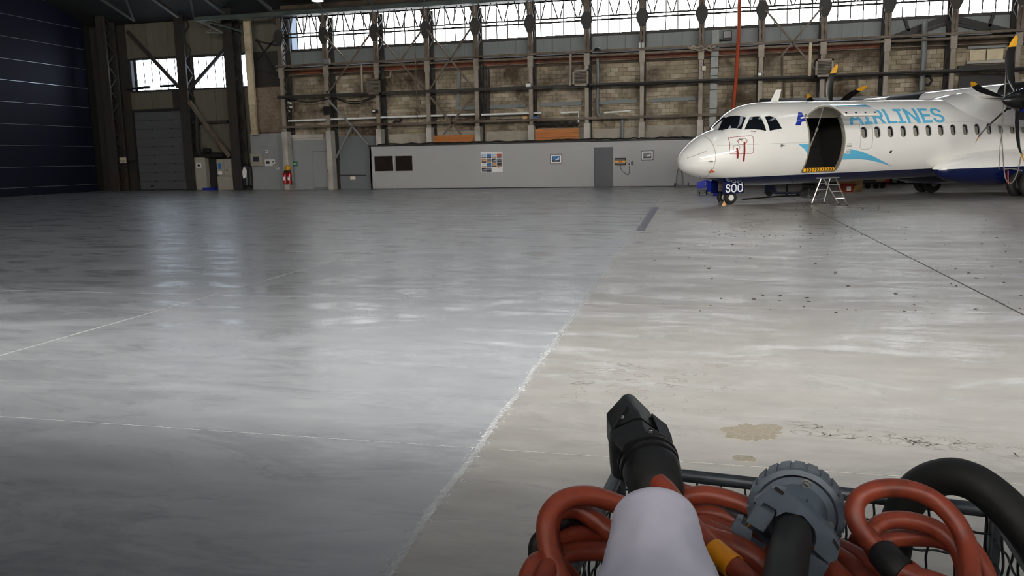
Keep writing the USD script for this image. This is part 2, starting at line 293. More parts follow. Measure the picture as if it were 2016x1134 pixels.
# ---- shell: walls out of view, roof
struct('wall_left', MB().box(XL - .3, XL, YF, 46.2, 0, 18.5), 'roof_dark'); struct('wall_right', MB().box(XR, XR + .3, YF, 46.2, 0, 18.5), 'sheet_grey')
wf = struct('wall_front', MB().box(XL, XR, YF - .3, YF, 0, 4.8).box(XL, XR, YF - .3, YF, 9.8, 10.6).box(XL, -13.1, YF - .3, YF, 4.8, 9.8), 'sheet_grey')
struct('wall_front', MB().box(XL, XR, -2.6, -2.4, 0, 3.25).box(XL, XR, YF, -2.4, 3.25, 3.35), 'paint_grey')     # the store block the photographer has at his back
RY, RZ0, RK = 17.0, 10.25, .26
rz = lambda y: RZ0 + RK * ((46.2 - y) if y > RY else (y + 11) * (46.2 - RY) / (RY + 11))
m = MB()
for y0, y1 in ((46.2, RY), (RY, YF)):
    m.add([(XL, y0, rz(y0)), (XR, y0, rz(y0)), (XR, y1, rz(y1)), (XL, y1, rz(y1)), (XL, y0, rz(y0) + .2), (XR, y0, rz(y0) + .2), (XR, y1, rz(y1) + .2), (XL, y1, rz(y1) + .2)], MB.BF)
ce = struct('ceiling', m, 'roof_dark')
for k in range(9):            # roof lights over the near half
    for y0 in (1.0, 9.0, 26.0):
        x0 = -15 + k * 4.2; yy = (y0, y0 + 5); struct('roof_light', MB().add([(x0, yy[0], rz(yy[0]) - .05), (x0 + 1.1, yy[0], rz(yy[0]) - .05), (x0 + 1.1, yy[1], rz(yy[1]) - .05), (x0, yy[1], rz(yy[1]) - .05), (x0, yy[0], rz(yy[0]) - .01), (x0 + 1.1, yy[0], rz(yy[0]) - .01), (x0 + 1.1, yy[1], rz(yy[1]) - .01), (x0, yy[1], rz(yy[1]) - .01)], MB.BF), 'roof_light' if y0 < 20 else 'roof_light_far', ce)
for k in range(12):           # glazed strip of the front wall
    x0 = -13.0 + k * 3.05; x1 = x0 + 2.8
    w = struct('window_front' if k == 0 else 'window_front', MB().box(x0 - .08, x1 + .08, YF - .2, YF, 4.8, 4.9).box(x0 - .08, x1 + .08, YF - .2, YF, 9.7, 9.8).box(x0 - .08, x0, YF - .2, YF, 4.8, 9.8).box(x1, x1 + .08, YF - .2, YF, 4.8, 9.8), 'steel_dark')
    struct('pane', MB().box(x0, x1, YF - .15, YF - .12, 4.9, 9.7), 'pane_front', w)

# ---- bays of the back wall
PXC = [(552, 1.6), (640, 1.5), (740, 1.5), (840, 1.5), (937, 1.5), (1044, 1.5), (1155, 1.5), (1264, 1.5), (1380, 1.5), (1498, 1.5), (1620, 1.5), (1745, 1.5), (1875, 1.5), (2003, 1.5)]
XC = [W(p, 130, YC)[0] for p, _ in PXC]; XC.append(XC[-1] + 2.95)
zz = lambda z, Y: HC + (z - HC) * Y / 43.06
ZS, ZT = zz(7.85, YW), zz(9.55, YW)
ZRT, ZRM, ZRL = zz(6.93, YC), zz(5.26, YC), zz(3.55, YC)       # the three rails
bw = struct('wall_back', MB().box(XC[0] - .4, XR, YW + .03, YW + .25, 0, zz(6.9, YW)).box(XC[0] - .4, XR, YW, YW + .25, ZT, 10.8), 'mortar')
BX, BZ = .45, .222; rest = [MB() for _ in range(4)]; near = []
ztop = zz(6.35, YW)
for r in range(int((ztop - 2.3) / BZ)):
    z0 = 2.3 + r * BZ; x = XC[0] - .3 - (r % 2) * BX / 2
    while x < XC[-1]:
        d = rng.random() * .012; t = rng.randrange(4)
        box = (x + .006, x + BX - .006, YW - .004 - d, YW + .05, z0 + .006, z0 + BZ - .006)
        if -9.0 < x < 2.6 and 3.2 < z0 < zz(6.2, YW) and len(near) < 300: near.append((box, t))
        else: rest[t].box(*box)
        x += BX
for b, t in near: struct('block', MB().box(*b), f'block_{t}', bw)
for t in range(4): tag(struct('block_course', rest[t], f'block_{t}', bw), kind='stuff')
# grey sheets under the glazing: one per third of a bay
for i in range(len(XC) - 1):
    for k in range(3):
        x0 = XC[i] + (XC[i + 1] - XC[i]) * k / 3; x1 = XC[i] + (XC[i + 1] - XC[i]) * (k + 1) / 3
        struct('sheet', MB().bbox(x0 + .004, x1 - .004, YW - .06, YW + .04, zz(6.93, YW), ZS - .12, .008), 'sheet_grey', bw)
wn = 0
for i in range(len(XC) - 1):
    x0, x1 = XC[i] * YW / YC + (.8 if i == 0 else 0), XC[i + 1] * YW / YC
    m = MB().box(x0, x1, YW - .12, YW + .1, ZS - .14, ZS).box(x0, x1, YW, YW + .1, ZT, ZT + .1)
    for k in range(6): xx = x0 + (x1 - x0) * k / 5; m.box(xx - .022, xx + .022, YW - .03, YW + .05, ZS, ZT)
    w = struct('window', m, 'steel_dark')
    for k in range(5):
        a, b = x0 + (x1 - x0) * k / 5 + .014, x0 + (x1 - x0) * (k + 1) / 5 - .014
        struct('pane', MB().box(a, b, YW + .01, YW + .03, ZS, ZT), 'pane_blue' if i == 0 and k == 0 else 'pane_day', w)

# ---- lattice columns
def column(px, label, i, big=False, Y=YC, x=None, z0=0., top=9.76, base=True, braced=False):
    x = XC[i] if x is None else x; w = .15 if not big else .3; R = 1.0
    t = thing('lattice_column', label, 'column', (x, Y, 0), 'steel lattice columns along the back wall' if not big else None)
    lo = 'steel_pale' if not big else 'steel_dark'
    if big: obj('front_flange', MB().bbox(x - w, x + w, Y, Y + .14, 0, top, .01).box(x - w * .55, x + w * .55, Y - .02, Y, 0, top), 'steel_dark', t)
    else:
        obj('lower_shaft', MB().bbox(x - .11, x + .11, Y, Y + .12, 2.4 if i > 1 else 0, ZRT - .55, .01), lo, t)
        obj('splice_plate', MB().bbox(x - .15, x + .15, Y - .03, Y + .13, ZRT - .62, ZRT - .02, .01), lo, t)
        m = MB().bbox(x - .135, x - .02, Y, Y + .14, ZRT - .02, top, .01).bbox(x + .02, x + .135, Y, Y + .14, ZRT - .02, top, .01)
        for k in range(6): m.box(x - .03, x + .03, Y + .04, Y + .1, ZRT + .1 + k * .42, ZRT + .3 + k * .42)
        obj('upper_shaft', m, 'steel_brown', t)
    obj('rear_flange', MB().bbox(x - w * .9, x + w * .9, Y + R - .12, Y + R, 0 if big or i < 2 else 2.4, top, .01), 'steel_dark', t)
    m = MB(); z = 2.6 if not big else .3; k = 0; st = .62 if not big else .75
    while z + st < top:
        a, b = (Y + .12, Y + R - .12) if k % 2 == 0 else (Y + R - .12, Y + .12)
        for dx in (-.09, .09): m.bar((x + dx * w / .15, a, z), (x + dx * w / .15, b, z + st), .07 if not big else .09, .02, (1, 0, 0))
        z += st; k += 1
    obj('lacing', m, 'steel_dark', t)
    if not big:
        obj('gusset', MB().prism([(-.14, -.5), (.14, -.5), (.3, -.12), (.3, .12), (.14, .4), (-.14, .4), (-.3, .12), (-.3, -.12)], (x, Y - .02, zz(8.58, YC)), (1, 0, 0), (0, 0, 1), (0, -1, 0), .03), 'steel_dark', t)
        m = MB().prism([(-.14, 0), (-.14, .8), (-.34, .8), (-.17, .4)], (x, Y + .02, 8.95), (1, 0, 0), (0, 0, 1), (0, 1, 0), .06).prism([(.14, 0), (.14, .8), (.32, .8), (.17, .4)], (x, Y + .02, 8.95), (1, 0, 0), (0, 0, 1), (0, 1, 0), .06)
        obj('knee_plate', m, 'steel_dark', t)
    if base and not big: obj('concrete_foot', MB().bbox(x - .16, x + .16, Y - .08, Y + .5, 2.3 if i > 1 else 0, zz(3.36, YC), .02), 'concrete_pale', t)
    return t
CL = ['leftmost lattice column, hung with junction boxes, at the corner by the brick pier', 'lattice column beside the grey door, concrete foot down to the floor',
      'lattice column standing at the left end of the office roof', 'fourth lattice column, above the twin office windows', 'lattice column between the orange boarded bay and the window-side bay',
      'lattice column rising above the photo poster on the office', 'lattice column beside the large louvred heater over the slate door', 'lattice column with paired grey floodlights near its top',
      'lattice column wrapped by the tan bracket and roped bundle, above the aircraft nose', 'lattice column right of the red pipe behind the cockpit', 'lattice column behind the far propeller',
      'lattice column at the left foot of the dark gable outline', 'lattice column under the peak of the dark gable outline', 'lattice column at the right edge behind the near propeller']
for i in range(14): column(None, CL[i], i)
column(None, 'massive dark column between the navy hangar door and the roller door', 0, True, 44.6, W(220, 300, 44.6)[0], top=11.5)
column(None, 'massive dark column right of the wall cabinet in the left bay', 0, True, 44.6, W(463, 300, 44.6)[0], top=11.5)
column(None, 'dark column between the roller door and the narrow doorway', 0, True, 45.0, W(366, 250, 45.0)[0], top=11.5)

# ---- rails, band, truss, braces
xe = XC[-1]
def rail(name, label, z, Y, mb_fn, m, cat='rail'): return single(name, mb_fn, m, label, cat)
single('wall_rail', MB().angle((XC[0] - .3, YC - .06, ZRT), (xe, YC - .06, ZRT), .12).box(XC[0] - .3, xe, YC - .02, YC + .06, ZRT - .2, ZRT - .1), 'steel_brown', 'upper steel rail running across the columns below the grey sheets', 'rail')
single('wall_rail', MB().angle((XC[0] - .3, YC - .06, ZRM), (xe, YC - .06, ZRM), .11).box(XC[0] - .3, xe, YC - .1, YC + .02, ZRM - .07, ZRM - .02), 'steel_dark', 'middle steel rail across the columns carrying the bundled cables', 'rail')
single('wall_rail', MB().angle((XC[0] - .3, YC - .06, ZRL), (xe, YC - .06, ZRL), .12), 'steel_brown', 'lower steel rail across the columns just above the office roof', 'rail')
zb = W(890, 126, YW - .1)[1]
t = thing('rust_band', 'rust-red steel channel running along the wall under the upper rail', 'beam', (XC[0], YW - .1, zb))
for i in range(11): obj('channel', MB().bbox(XC[i] + .12, XC[i + 1] - .02, YW - .12, YW - .02, zb - .17, zb + .17, .01), 'rust_band', t)
single('conduit', MB().tube([(XC[0], YW - .2, zb - .22), (XC[5], YW - .2, zb - .2), (xe, YW - .2, zb - .22)], .025, 6), 'steel_pale', 'thin pale conduit along the underside of the rust-red channel', 'pipe')
t = thing('window_truss', 'light steel lattice girder with zigzag web across the clerestory glazing', 'truss', (XC[0], YC + .3, zz(8.7, YC)))
yt = YC + .3; zl, zu, zt2 = zz(8.53, yt), zz(8.71, yt), zz(9.74, yt)
obj('bottom_chord', MB().tube([(XC[0], yt, zl), (xe, yt, zl)], .045, 6), 'steel_dark', t); obj('middle_chord', MB().tube([(XC[0], yt, zu), (xe, yt, zu)], .04, 6), 'steel_dark', t)
for i in range(14):
    for k in range(3):
        xb = XC[i] + (XC[i + 1] - XC[i]) * (k + .5) / 3
        obj('web_bar', MB().bar((xb - .06, yt, zu), (xb - .4, yt, zt2), .08, .05), 'steel_dark', t); obj('web_bar', MB().bar((xb + .06, yt, zu), (xb + .34, yt, zt2), .07, .05), 'steel_dark', t)
single('eaves_beam', MB().bbox(W(384, 38, YC - .6)[0], xe, YC - .75, YC - .45, zz(9.72, YC - .6), zz(9.95, YC - .6), .02).tube([(W(384, 38, YC - .6)[0], YC - .6, zz(9.8, YC)), (W(384, 38, YC - .6)[0] + 1.9, YC + 1.5, zz(9.2, YC))], .06, 8), 'steel_green', 'long grey-green eaves beam with a braced free end at the left', 'beam')
single('eaves_girder', MB().box(XC[0] - .6, xe, YC + .1, YW - .1, zz(9.8, YC), zz(10.1, YC)), 'steel_dark', 'dark box girder above the clerestory glazing behind the eaves beam', 'beam')
zg, zm = zz(8.5, YC), ZRM + .08
def brace(pts, label, m='steel_brown', w=.09):
    t = thing('cross_brace', label, 'brace', pts[0][0]); 
    for a, b in pts: obj('strut', MB().bar(a, b, w, .05, (0, 1, 0)), m, t)
P = lambda x, z, Y=YC - .16: (x, Y, z)
for i, lab in ((1, 'crossed steel braces in the bay left of the first heater'), (2, 'crossed steel braces above the first heater'), (3, 'crossed steel braces over the twin office windows'), (9, 'crossed steel braces behind the cockpit roof')):
    xl, xr = XC[i] + .15, XC[i + 1] - .15; xm = (xl + xr) / 2
    s = [(P(xl, zg), P(xm, ZRT)), (P(xr, zg), P(xm, ZRT)), (P(xm, ZRT), P(xl, zm)), (P(xm, ZRT), P(xr, zm))]
    if i == 2: s = s[:2] + s[3:]
    if i == 1: s = s[:3]
    brace(s, lab)
for i, lab in ((1, 'pale crossed braces standing in the dark recess beside the office'), (3, 'crossed steel braces above the first orange board')):
    xl, xr = XC[i] + .15, XC[i + 1] - .15; xm = (xl + xr) / 2; zlow = zz(1.95, YC) if i == 1 else ZRL - .6
    s = [(P(xl, zm - .3), P(xm, ZRL)), (P(xr, zm - .3), P(xm, ZRL))][:1 if i == 1 else 2]
    s += [(P(xm, ZRL), P(*W(661, 312, YC - .16))), (P(xm, ZRL), P(*W(726, 285, YC - .16)))] if i == 1 else [(P(xm, ZRL), P(xm - .5, zlow)), (P(xm, ZRL), P(xm + .5, zlow))]
    brace(s, lab, 'galvanised' if i == 1 else 'steel_brown', .1)

# ---- roof framing seen at the top left
def roofp(x, y, dz=-.25): return (x, y, rz(y) + dz)
LB = ['leftmost', 'second', 'third', 'fourth', 'fifth', 'sixth', 'seventh', 'eighth', 'ninth']
for k, x in enumerate(XC[0] + 3.0 * q for q in range(-3, 6)):
    t = thing('roof_rafter', f'pale grey rafter sloping up from the eaves beam, {LB[k]} of the row', 'rafter', (x, YC, 10), 'roof rafters')
    a, b = A([x, YC - .6, zz(9.9, YC)]), A([x, RY, rz(RY) - .3]); obj('flange', MB().bar(a, b, .16, .06), 'rafter_grey', t); obj('web', MB().bar(a + [0, 0, .1], b + [0, 0, .1], .03, .2), 'steel_dark', t)
for k, y in enumerate((41.5, 38.8, 36.0)):
    z = rz(y) - .12; single('roof_purlin', MB().bbox(XL, XR, y - .06, y + .06, z - .1, z + .1, .01), 'steel_dark', f'dark purlin under the roof, {("nearest the eaves", "middle one", "highest in view")[k]}', 'purlin')
for x in (XC[0] - 9, XC[0] - 5):
    single('roof_tie', MB().bar((x, YC - .5, 10.0), (x + 6, 33, rz(33) - .3), .12, .12), 'steel_dark', 'dark diagonal tie under the roof ' + ('above the left bay' if x < XC[0] - 6 else 'above the brick pier'), 'tie')
lx, ly, lz = NP(625, 2, 39.0)
t = thing('bay_lamp', 'lit high-bay lamp hanging at the top edge above the eaves beam', 'lamp', (lx, ly, lz)); obj('shade', MB().lathe([(.05, .5), (.12, .45), (.2, .2), (.3, .02), (.29, .0), (.19, .19), (.1, .4)], (lx, ly, lz)), 'steel_grey', t, smooth=30)
obj('bulb', MB().lathe([(.001, .0), (.2, .02), (.22, .06), (.001, .2)], (lx, ly, lz)), 'lamp_lit', t); obj('stem', MB().cyl((lx, ly, lz + .45), (lx, ly, rz(ly) - .05), .02, 8), 'steel_dark', t)
# ================================================================ LEFT BAY
x0, x1 = -35.65, -31.8
bay = struct('wall_recess', MB().box(XL, x0, YB + .02, YB + .2, 0, 11.5).box(x1, -25.0, YB + .02, YB + .2, 0, 6.25).box(x0, x1, YB + .02, YB + .2, 4.96, 6.25).box(x0, -25.0, YB + .02, YB + .2, 8.15, 11.5).box(-27.3, -25, YB + .02, YB + .2, 6.25, 8.15), 'steel_dark')
for k in range(7):
    a, b = -35.65 + k * 1.5, -35.65 + (k + 1) * 1.5 - .03
    struct('sheet', MB().bbox(a, b, YB - .03, YB + .03, 8.25, 11.4, .008), 'sheet_beige', bay)
    if b < x1: struct('sheet', MB().bbox(a, b, YB - .03, YB + .03, 5.1, 6.15, .008), 'sheet_beige', bay)
    elif a > x1 - .6: struct('sheet', MB().bbox(max(a, x1 + .05), b, YB - .03, YB + .03, 2.35 if b < -28 else 0, 6.15, .008), 'sheet_beige', bay)
m = MB().box(-35.2, -27.3, YB - .06, YB + .1, 6.15, 6.27).box(-35.2, -27.3, YB - .06, YB + .1, 8.13, 8.27).box(-35.25, -35.08, YB - .06, YB + .1, 6.2, 8.2)
for k in range(15): m.box(-35.1 + k * .557 - .012, -35.1 + k * .557 + .012, YB - .03, YB + .05, 6.25, 8.15)
w = struct('window', m, 'steel_dark')
for k in range(14): struct('pane', MB().box(-35.1 + k * .557 + .012, -35.1 + (k + 1) * .557 - .012, YB, YB + .02, 6.27, 8.13), 'pane_bay', w)
dr = struct('door', MB().box(x0, x0 + .12, YB - .12, YB, 0, 5.05).box(x1 - .12, x1, YB - .12, YB, 0, 5.05).box(x0, x1, YB - .16, YB, 4.93, 5.1), 'steel_black')
struct('backing', MB().box(x0, x1, YB + .04, YB + .08, 0, 5.0), 'steel_black', dr)
for k in range(9):
    struct('door_panel', MB().bbox(x0 + .12, x1 - .12, YB - .05, YB + .02, .04 + k * .545, .04 + (k + 1) * .545 - .006, .012), 'roller_grey', dr)
    struct('hinge', MB().box(-34.35, -34.25, YB - .07, YB - .04, (k + 1) * .545, (k + 1) * .545 + .07).box(-32.95, -32.85, YB - .07, YB - .04, (k + 1) * .545, (k + 1) * .545 + .07), 'steel_black', dr)
struct('latch', MB().bbox(-34.75, -34.52, YB - .09, YB - .04, .22, .34), 'steel_black', dr)
# navy hangar door along the left wall
t = thing('hangar_door', 'towering navy sectional hangar door with thin bright seams along the left side', 'hangar door', (XL, 20, 0))
zs = [.03, .47, 1.63, 2.84, 4.04, 5.26, 6.45, 7.62, 8.83, 10.05, 11.3, 12.5]
for k in range(11):
    obj('door_panel', MB().bbox(XL + .02, XL + .22, -6, 45.0, zs[k] + .012, zs[k + 1] - .012, .01), 'hangar_door', t)
    obj('seam_strip', MB().box(XL + .1, XL + .245, -6, 45.0, zs[k + 1] - .012, zs[k + 1] + .012), 'seam_metal', t)
obj('bottom_seal', MB().box(XL + .05, XL + .3, -6, 45.0, 0.0, .05), 'cable_black', t)
def B(px0, py0, px1, py1, Y):       # survey a rectangle on the plane y = Y
    a, b = W(px0, (py0 + py1) / 2, Y), W(px1, (py0 + py1) / 2, Y); cx = (px0 + px1) / 2
    return a[0], b[0], W(cx, py1, Y)[1], W(cx, py0, Y)[1]
q = lambda px, py, Y: (W(px, py, Y)[0], Y, W(px, py, Y)[1])
for lab, a, b, wd in (('dark diagonal brace falling right across the left half of the bay window', (250, 62), (353, 172), .2), ('dark diagonal brace rising right across the right half of the bay window', (371, 178), (452, 86), .17), ('heavy brown diagonal brace below the bay window, falling towards the wall cabinet', (372, 200), (452, 308), .24)):
    single('diagonal_brace', MB().bar(q(*a, 45.0), q(*b, 45.0), wd, .12, (0, 1, 0)), 'steel_brown' if wd > .2 else 'steel_dark', lab, 'brace')
zl = W(400, 241, 45.4)[1]
single('cross_rail', MB().box(-31.6, -28.6, 45.3, 45.5, zl - .08, zl + .08), 'steel_dark', 'dark horizontal rail across the cladding right of the roller door', 'rail')
zl = W(300, 172, 45.3)[1]; X = lambda p: W(p, 172, 45.3)[0]; zk = W(300, 176, 45.6)[1]
single('tube_heater', MB().tube([(X(248), 45.3, zl - .05), (X(268), 45.3, zl), (X(295), 45.3, zl + .02)], .07, 8).tube([(X(316), 45.3, zl + .05), (X(345), 45.3, zl + .06)], .07, 8).box(X(268), X(268) + .06, 45.3, YB, zl - .03, zl + .03).box(X(330), X(330) + .06, 45.3, YB, zl + .02, zl + .08), 'steel_black', 'black tubes hanging along the sill of the bay window', 'pipe')
single('roof_bracket', MB().tube([q(384, 38, 43.2), q(438, 64, 43.9)], .05, 6).tube([q(412, 46, 43.6), q(414, 60, 43.6), q(405, 64, 43.6), q(440, 65, 43.8)], .03, 6), 'steel_grey', 'thin pale bracket at the free end of the eaves beam', 'bracket')
# drain pipe and lamp by the narrow doorway
single('down_pipe', MB().tube(spl([q(387, 225, 45.3), q(388, 255, 45.3), q(389, 290, 45.3), q(393, 302, 45.3), q(402, 307, 45.3), q(440, 306, 45.3)], 5), .13, 10), 'steel_black', 'black pipe that drops beside the roller door column and elbows over the doorway', 'pipe', smooth=30)
t = thing('door_lamp', 'black box lamp on a thin arm above the narrow dark doorway', 'lamp', q(407, 296, 45.2)); a, b, c, d = B(402, 292, 414, 300, 45.2)
obj('housing', MB().bbox(a, b, 45.0, 45.3, c, d, .03), 'black_plastic', t); obj('arm', MB().tube([q(388, 287, 45.2), q(406, 287, 45.2), q(406, 293, 45.2)], .02, 6), 'steel_black', t)
a, b, c, d = B(386, 310, 407, 372, 45.3)
t = thing('pillar_box', 'scuffed pale steel box pillar left of the narrow doorway', 'cabinet', (a, 45.3, 0)); obj('body', MB().bbox(a, b, 45.2, 45.8, 0, d, .02), 'box_beige', t); z = d - .35
obj('meter', MB().bbox(a + .15, a + .5, 45.14, 45.2, z - .28, z, .01), 'white_plastic', t); obj('meter_dial', MB().bbox(a + .26, a + .42, 45.12, 45.15, z - .2, z - .06, .01), 'black_plastic', t)
a, b, c, d = B(408, 312, 428, 366, 45.6)
d2 = struct('door', MB().box(a, b, YB - .3, YB - .2, 0, d), 'steel_black'); struct('step', MB().bbox(a - .1, b + .05, 45.1, 45.6, 0, .14), 'blue_floor', d2, label='blue step')
a, b, c, d = B(427, 313, 457, 345, 45.0)
t = thing('wall_cabinet', 'pale two-door electrical cabinet with a blue sticker, by the dark column', 'cabinet', (a, 45.0, c)); obj('body', MB().bbox(a, b, 45.0, 45.4, c, d, .02), 'box_beige', t); mx = (a + b) / 2
for u0, u1 in ((a + .02, mx - .01), (mx + .01, b - .02)): obj('cabinet_door', MB().bbox(u0, u1, 44.96, 45.01, c + .03, d - .03, .01), 'box_beige', t)
obj('sticker', MB().box(a + .12, a + .34, 44.95, 44.965, c + .38, c + .72), 'blue_print', t); obj('sticker', MB().box(a + .1, a + .36, 44.95, 44.965, c + .05, c + .25), 'white_print', t); obj('latch', MB().bbox(mx + .15, mx + .21, 44.93, 44.97, c + .25, c + .36), 'steel_black', t)
a, b, c, d = B(430, 347, 462, 372, 45.1); single('plinth', MB().bbox(a, b, 45.0, 45.6, 0, d, .03).box(a + .1, b - .1, 45.1, 45.5, d, W(440, 345, 45.0)[1]), 'box_beige', 'low pale plinth under the two-door cabinet', 'plinth')
a, b, c, d = B(236, 310, 249, 321, 44.5)
t = thing('notice', 'small cream notice on the lattice beside the roller door', 'sign', (a, 44.5, c)); obj('board', MB().bbox(a, b, 44.46, 44.5, c, d), 'cream', t); obj('bracket', MB().bar(((a + b) / 2, 44.5, (c + d) / 2), ((a + b) / 2 - .1, 45.9, (c + d) / 2), .05), 'steel_dark', t)
for k in range(3): obj('text_line', MB().box(a + .04, b - .04, 44.45, 44.461, c + .06 + k * .09, c + .085 + k * .09), 'grey_print', t)
single('diagonal_brace', MB().bar(q(506, 78, 45.86), q(553, 160, 45.86), .12, .1, (0, 1, 0)).bar(q(506, 118, 45.86), q(556, 62, 45.86), .1, .08, (0, 1, 0)).bar(q(503, 80, 45.86), q(556, 92, 45.86), .1, .08, (0, 1, 0)).bar(q(503, 138, 45.86), q(556, 148, 45.86), .1, .08, (0, 1, 0)), 'steel_black', 'crossed black framing on the dark wall above the brick pier', 'brace')
# pier, trunking, coats
a, b, c, d = B(503, 170, 558, 262, YP); a2 = W(497, 330, YP)[0]; b = W(572, 300, YP)[0]
pr = struct('wall_pier', MB().box(a, b, YP + .03, YP + .9, c, d), 'mortar'); m = MB(); z = c; r = 0
while z < d - .07:
    x = a - (r % 2) * .11
    while x < b:
        m.box(max(x, a) + .004, min(x + .218, b), YP - rng.random() * .012, YP + .05, z, z + .066); x += .226
    z += .075; r += 1
tag(struct('brick', m, 'brick_pier', pr), kind='stuff')
pb = struct('wall_pier', MB().bbox(a2, b, YP - .05, YP + .9, 0, c, .01), 'paint_grey'); struct('cap', MB().bbox(a - .05, b, YP - .1, YP + .02, c - .03, c + .07), 'steel_brown', pb)
e0, e1 = W(487, 40, 44.3), W(501, 265, 44.3); xm_ = (e0[0] + e1[0]) / 2
t = thing('wall_trunking', 'long beige vertical trunking hanging beside the brick pier', 'trunking', (xm_, 44.3, e1[1]))
zj = W(497, 207, 44.3)[1]; zq = W(500, 256, 44.3)[1]
obj('upper_length', MB().bbox(xm_ - .22, xm_ + .2, 44.2, 44.4, zj, e0[1], .012), 'cream', t); obj('lower_length', MB().bbox(xm_ - .17, xm_ + .2, 44.19, 44.39, zq, zj - .01, .012), 'cream', t); obj('end_piece', MB().bbox(xm_ - .16, xm_ + .2, 44.18, 44.4, e1[1], zq - .01, .012), 'cream', t)
t = thing('coat_rack', 'dark coats and a white rag hanging on hooks left of the grey pier', 'coats', q(486, 345, 45.2)); m = MB()
obj('rail', MB().bar(q(476, 322, 45.2), q(497, 322, 45.2), .05), 'steel_black', t)
for k, (p0, p1, c) in enumerate(((477, 483, 'steel_black'), (483, 489, 'door_slate'), (489, 496, 'steel_black'))):
    a, b, c0, d0 = B(p0, 324, p1, 366, 45.2); obj('coat', MB().lathe([(.02, d0 - c0), (.16, d0 - c0 - .12), (.2, .5), (.24, .02), (.02, 0)], ((a + b) / 2, 45.2, c0), n=10), c, t, smooth=40)
a, b, c0, d0 = B(479, 332, 484, 352, 44.95); obj('rag', MB().prism([(0, 0), (.2, .1), (.25, .5), (.1, .75), (-.05, .4)], (a, 44.9, c0), (1, 0, 0), (0, 0, 1), (0, 1, 0), .06), 'white_print', t, label='white rag')

# grey wall with door between the pier and the office
xa, xb = W(556, 320, 44.5)[0], W(653, 320, 44.5)[0]; zt_ = W(600, 268, 44.5)[1]
wp = struct('wall_grey', MB().box(xa, xb, 44.5, 44.8, 0, zt_), 'paint_grey')
a, b, c, d = B(565, 265, 638, 272, 44.4); struct('header', MB().bbox(a, b, 44.3, 44.5, c, d).box(a, b, 44.46, 44.52, c - .12, c), 'concrete_pale', wp)
a, b, c, d = B(617, 298, 650, 370, 44.45); d3 = struct('door', MB().box(a - .03, b + .03, 44.47, 44.5, 0, d + .03), 'paint_dark'); struct('door_leaf', MB().bbox(a, b, 44.43, 44.49, .12, d, .008), 'paint_grey', d3); struct('handle', MB().bbox(b - .16, b - .04, 44.36, 44.43, 1.05, 1.13), 'black_plastic', d3)
xa2, xb2 = xb, W(729, 320, 44.75)[0]; zr_ = W(690, 268, 44.7)[1]
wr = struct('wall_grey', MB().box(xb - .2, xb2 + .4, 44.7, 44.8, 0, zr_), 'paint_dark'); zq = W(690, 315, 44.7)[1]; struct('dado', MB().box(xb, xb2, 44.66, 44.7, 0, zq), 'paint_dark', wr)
single('wall_conduit', MB().tube([q(662, 345, 44.6), q(720, 345, 44.6)], .025, 6), 'steel_dark', 'thin dark conduit across the dark recess beside the office', 'pipe')
a, b, c, d = B(689, 346, 700, 354, 44.6); t = thing('notice', 'small creased cream paper on the dark recess wall', 'sign', (a, 44.6, c)); obj('sheet', MB().bbox(a, b, 44.58, 44.62, c, d), 'cream', t); obj('print', MB().box(a + .1, b - .05, 44.57, 44.585, c + .05, d - .06), 'white_print', t)
# extinguishers and their signs
for k, px in enumerate((561.5, 570.5)):
    x = W(px, 350, 43.5)[0]; z0 = W(566, 362, 43.5)[1]
    t = thing('fire_extinguisher', ('left', 'right')[k] + ' one of the two red fire extinguishers hung on the pale column foot', 'fire extinguisher', (x, 43.5, z0), 'red fire extinguishers')
    obj('cylinder', MB().lathe([(.01, 0), (.105, .02), (.115, .06), (.115, .52), (.09, .62), (.04, .67), (.035, .7), (.001, .7)], (x, 43.5, z0)), 'red_gloss', t, smooth=40)
    obj('valve', MB().bbox(x - .05, x + .05, 43.47, 43.53, z0 + .7, z0 + .76).bar((x - .02, 43.5, z0 + .76), (x + .12, 43.5, z0 + .83), .03), 'black_plastic', t); obj('hose', MB().tube(spl([(x + .05, 43.5, z0 + .73), (x + .14, 43.43, z0 + .6), (x + .15, 43.41, z0 + .2), (x + .14, 43.41, z0 - .05)], 5), .018, 6), 'black_rubber', t)
    obj('instruction_label', MB().box(x - .07, x + .07, 43.38, 43.39, z0 + .2, z0 + .42), 'white_print', t)
x, z = W(565, 331, 43.5); t = thing('fire_bell', 'yellow alarm sounder above the fire extinguishers', 'alarm', (x, 43.5, z)); obj('dome', MB().lathe([(.16, 0), (.16, .05), (.13, .12), (.06, .16), (.001, .17)], (x, 43.6, z), (0, -1, 0)), 'yellow', t, smooth=40); obj('stem', MB().box(x - .06, x + .06, 43.5, 43.64, z - .28, z - .12), 'black_plastic', t)
def sign_text(t, s, x, y, z, h, m, depth=.01, bold=True):
    q_ = meshkit.text_mesh(s, h, depth, bold); v = q_.vertices; return obj('lettering', MB().add(np.c_[x + v[:, 0], y - v[:, 2], z + v[:, 1]], q_.faces), m, t)
a, b, c, d = B(574, 318, 585.5, 327, 44.45); t = thing('exit_sign', 'green exit sign with white lettering right of the fire extinguishers', 'sign', (a, 44.45, c)); obj('board', MB().bbox(a, b, 44.43, 44.48, c, d), 'green_sign', t); sign_text(t, 'EXIT', a + .04, 44.43, c + .08, .1, 'white_print')
a, b, c, d = B(569, 303, 577, 307, 44.45); single('wall_marking', MB().box(a, b, 44.485, 44.5, c + .06, d - .02).box(a + .05, a + .1, 44.485, 44.5, c, c + .06).box(b - .1, b - .04, 44.485, 44.5, c, d), 'red_print', 'faded small red marking on the grey wall above the exit sign', 'marking')
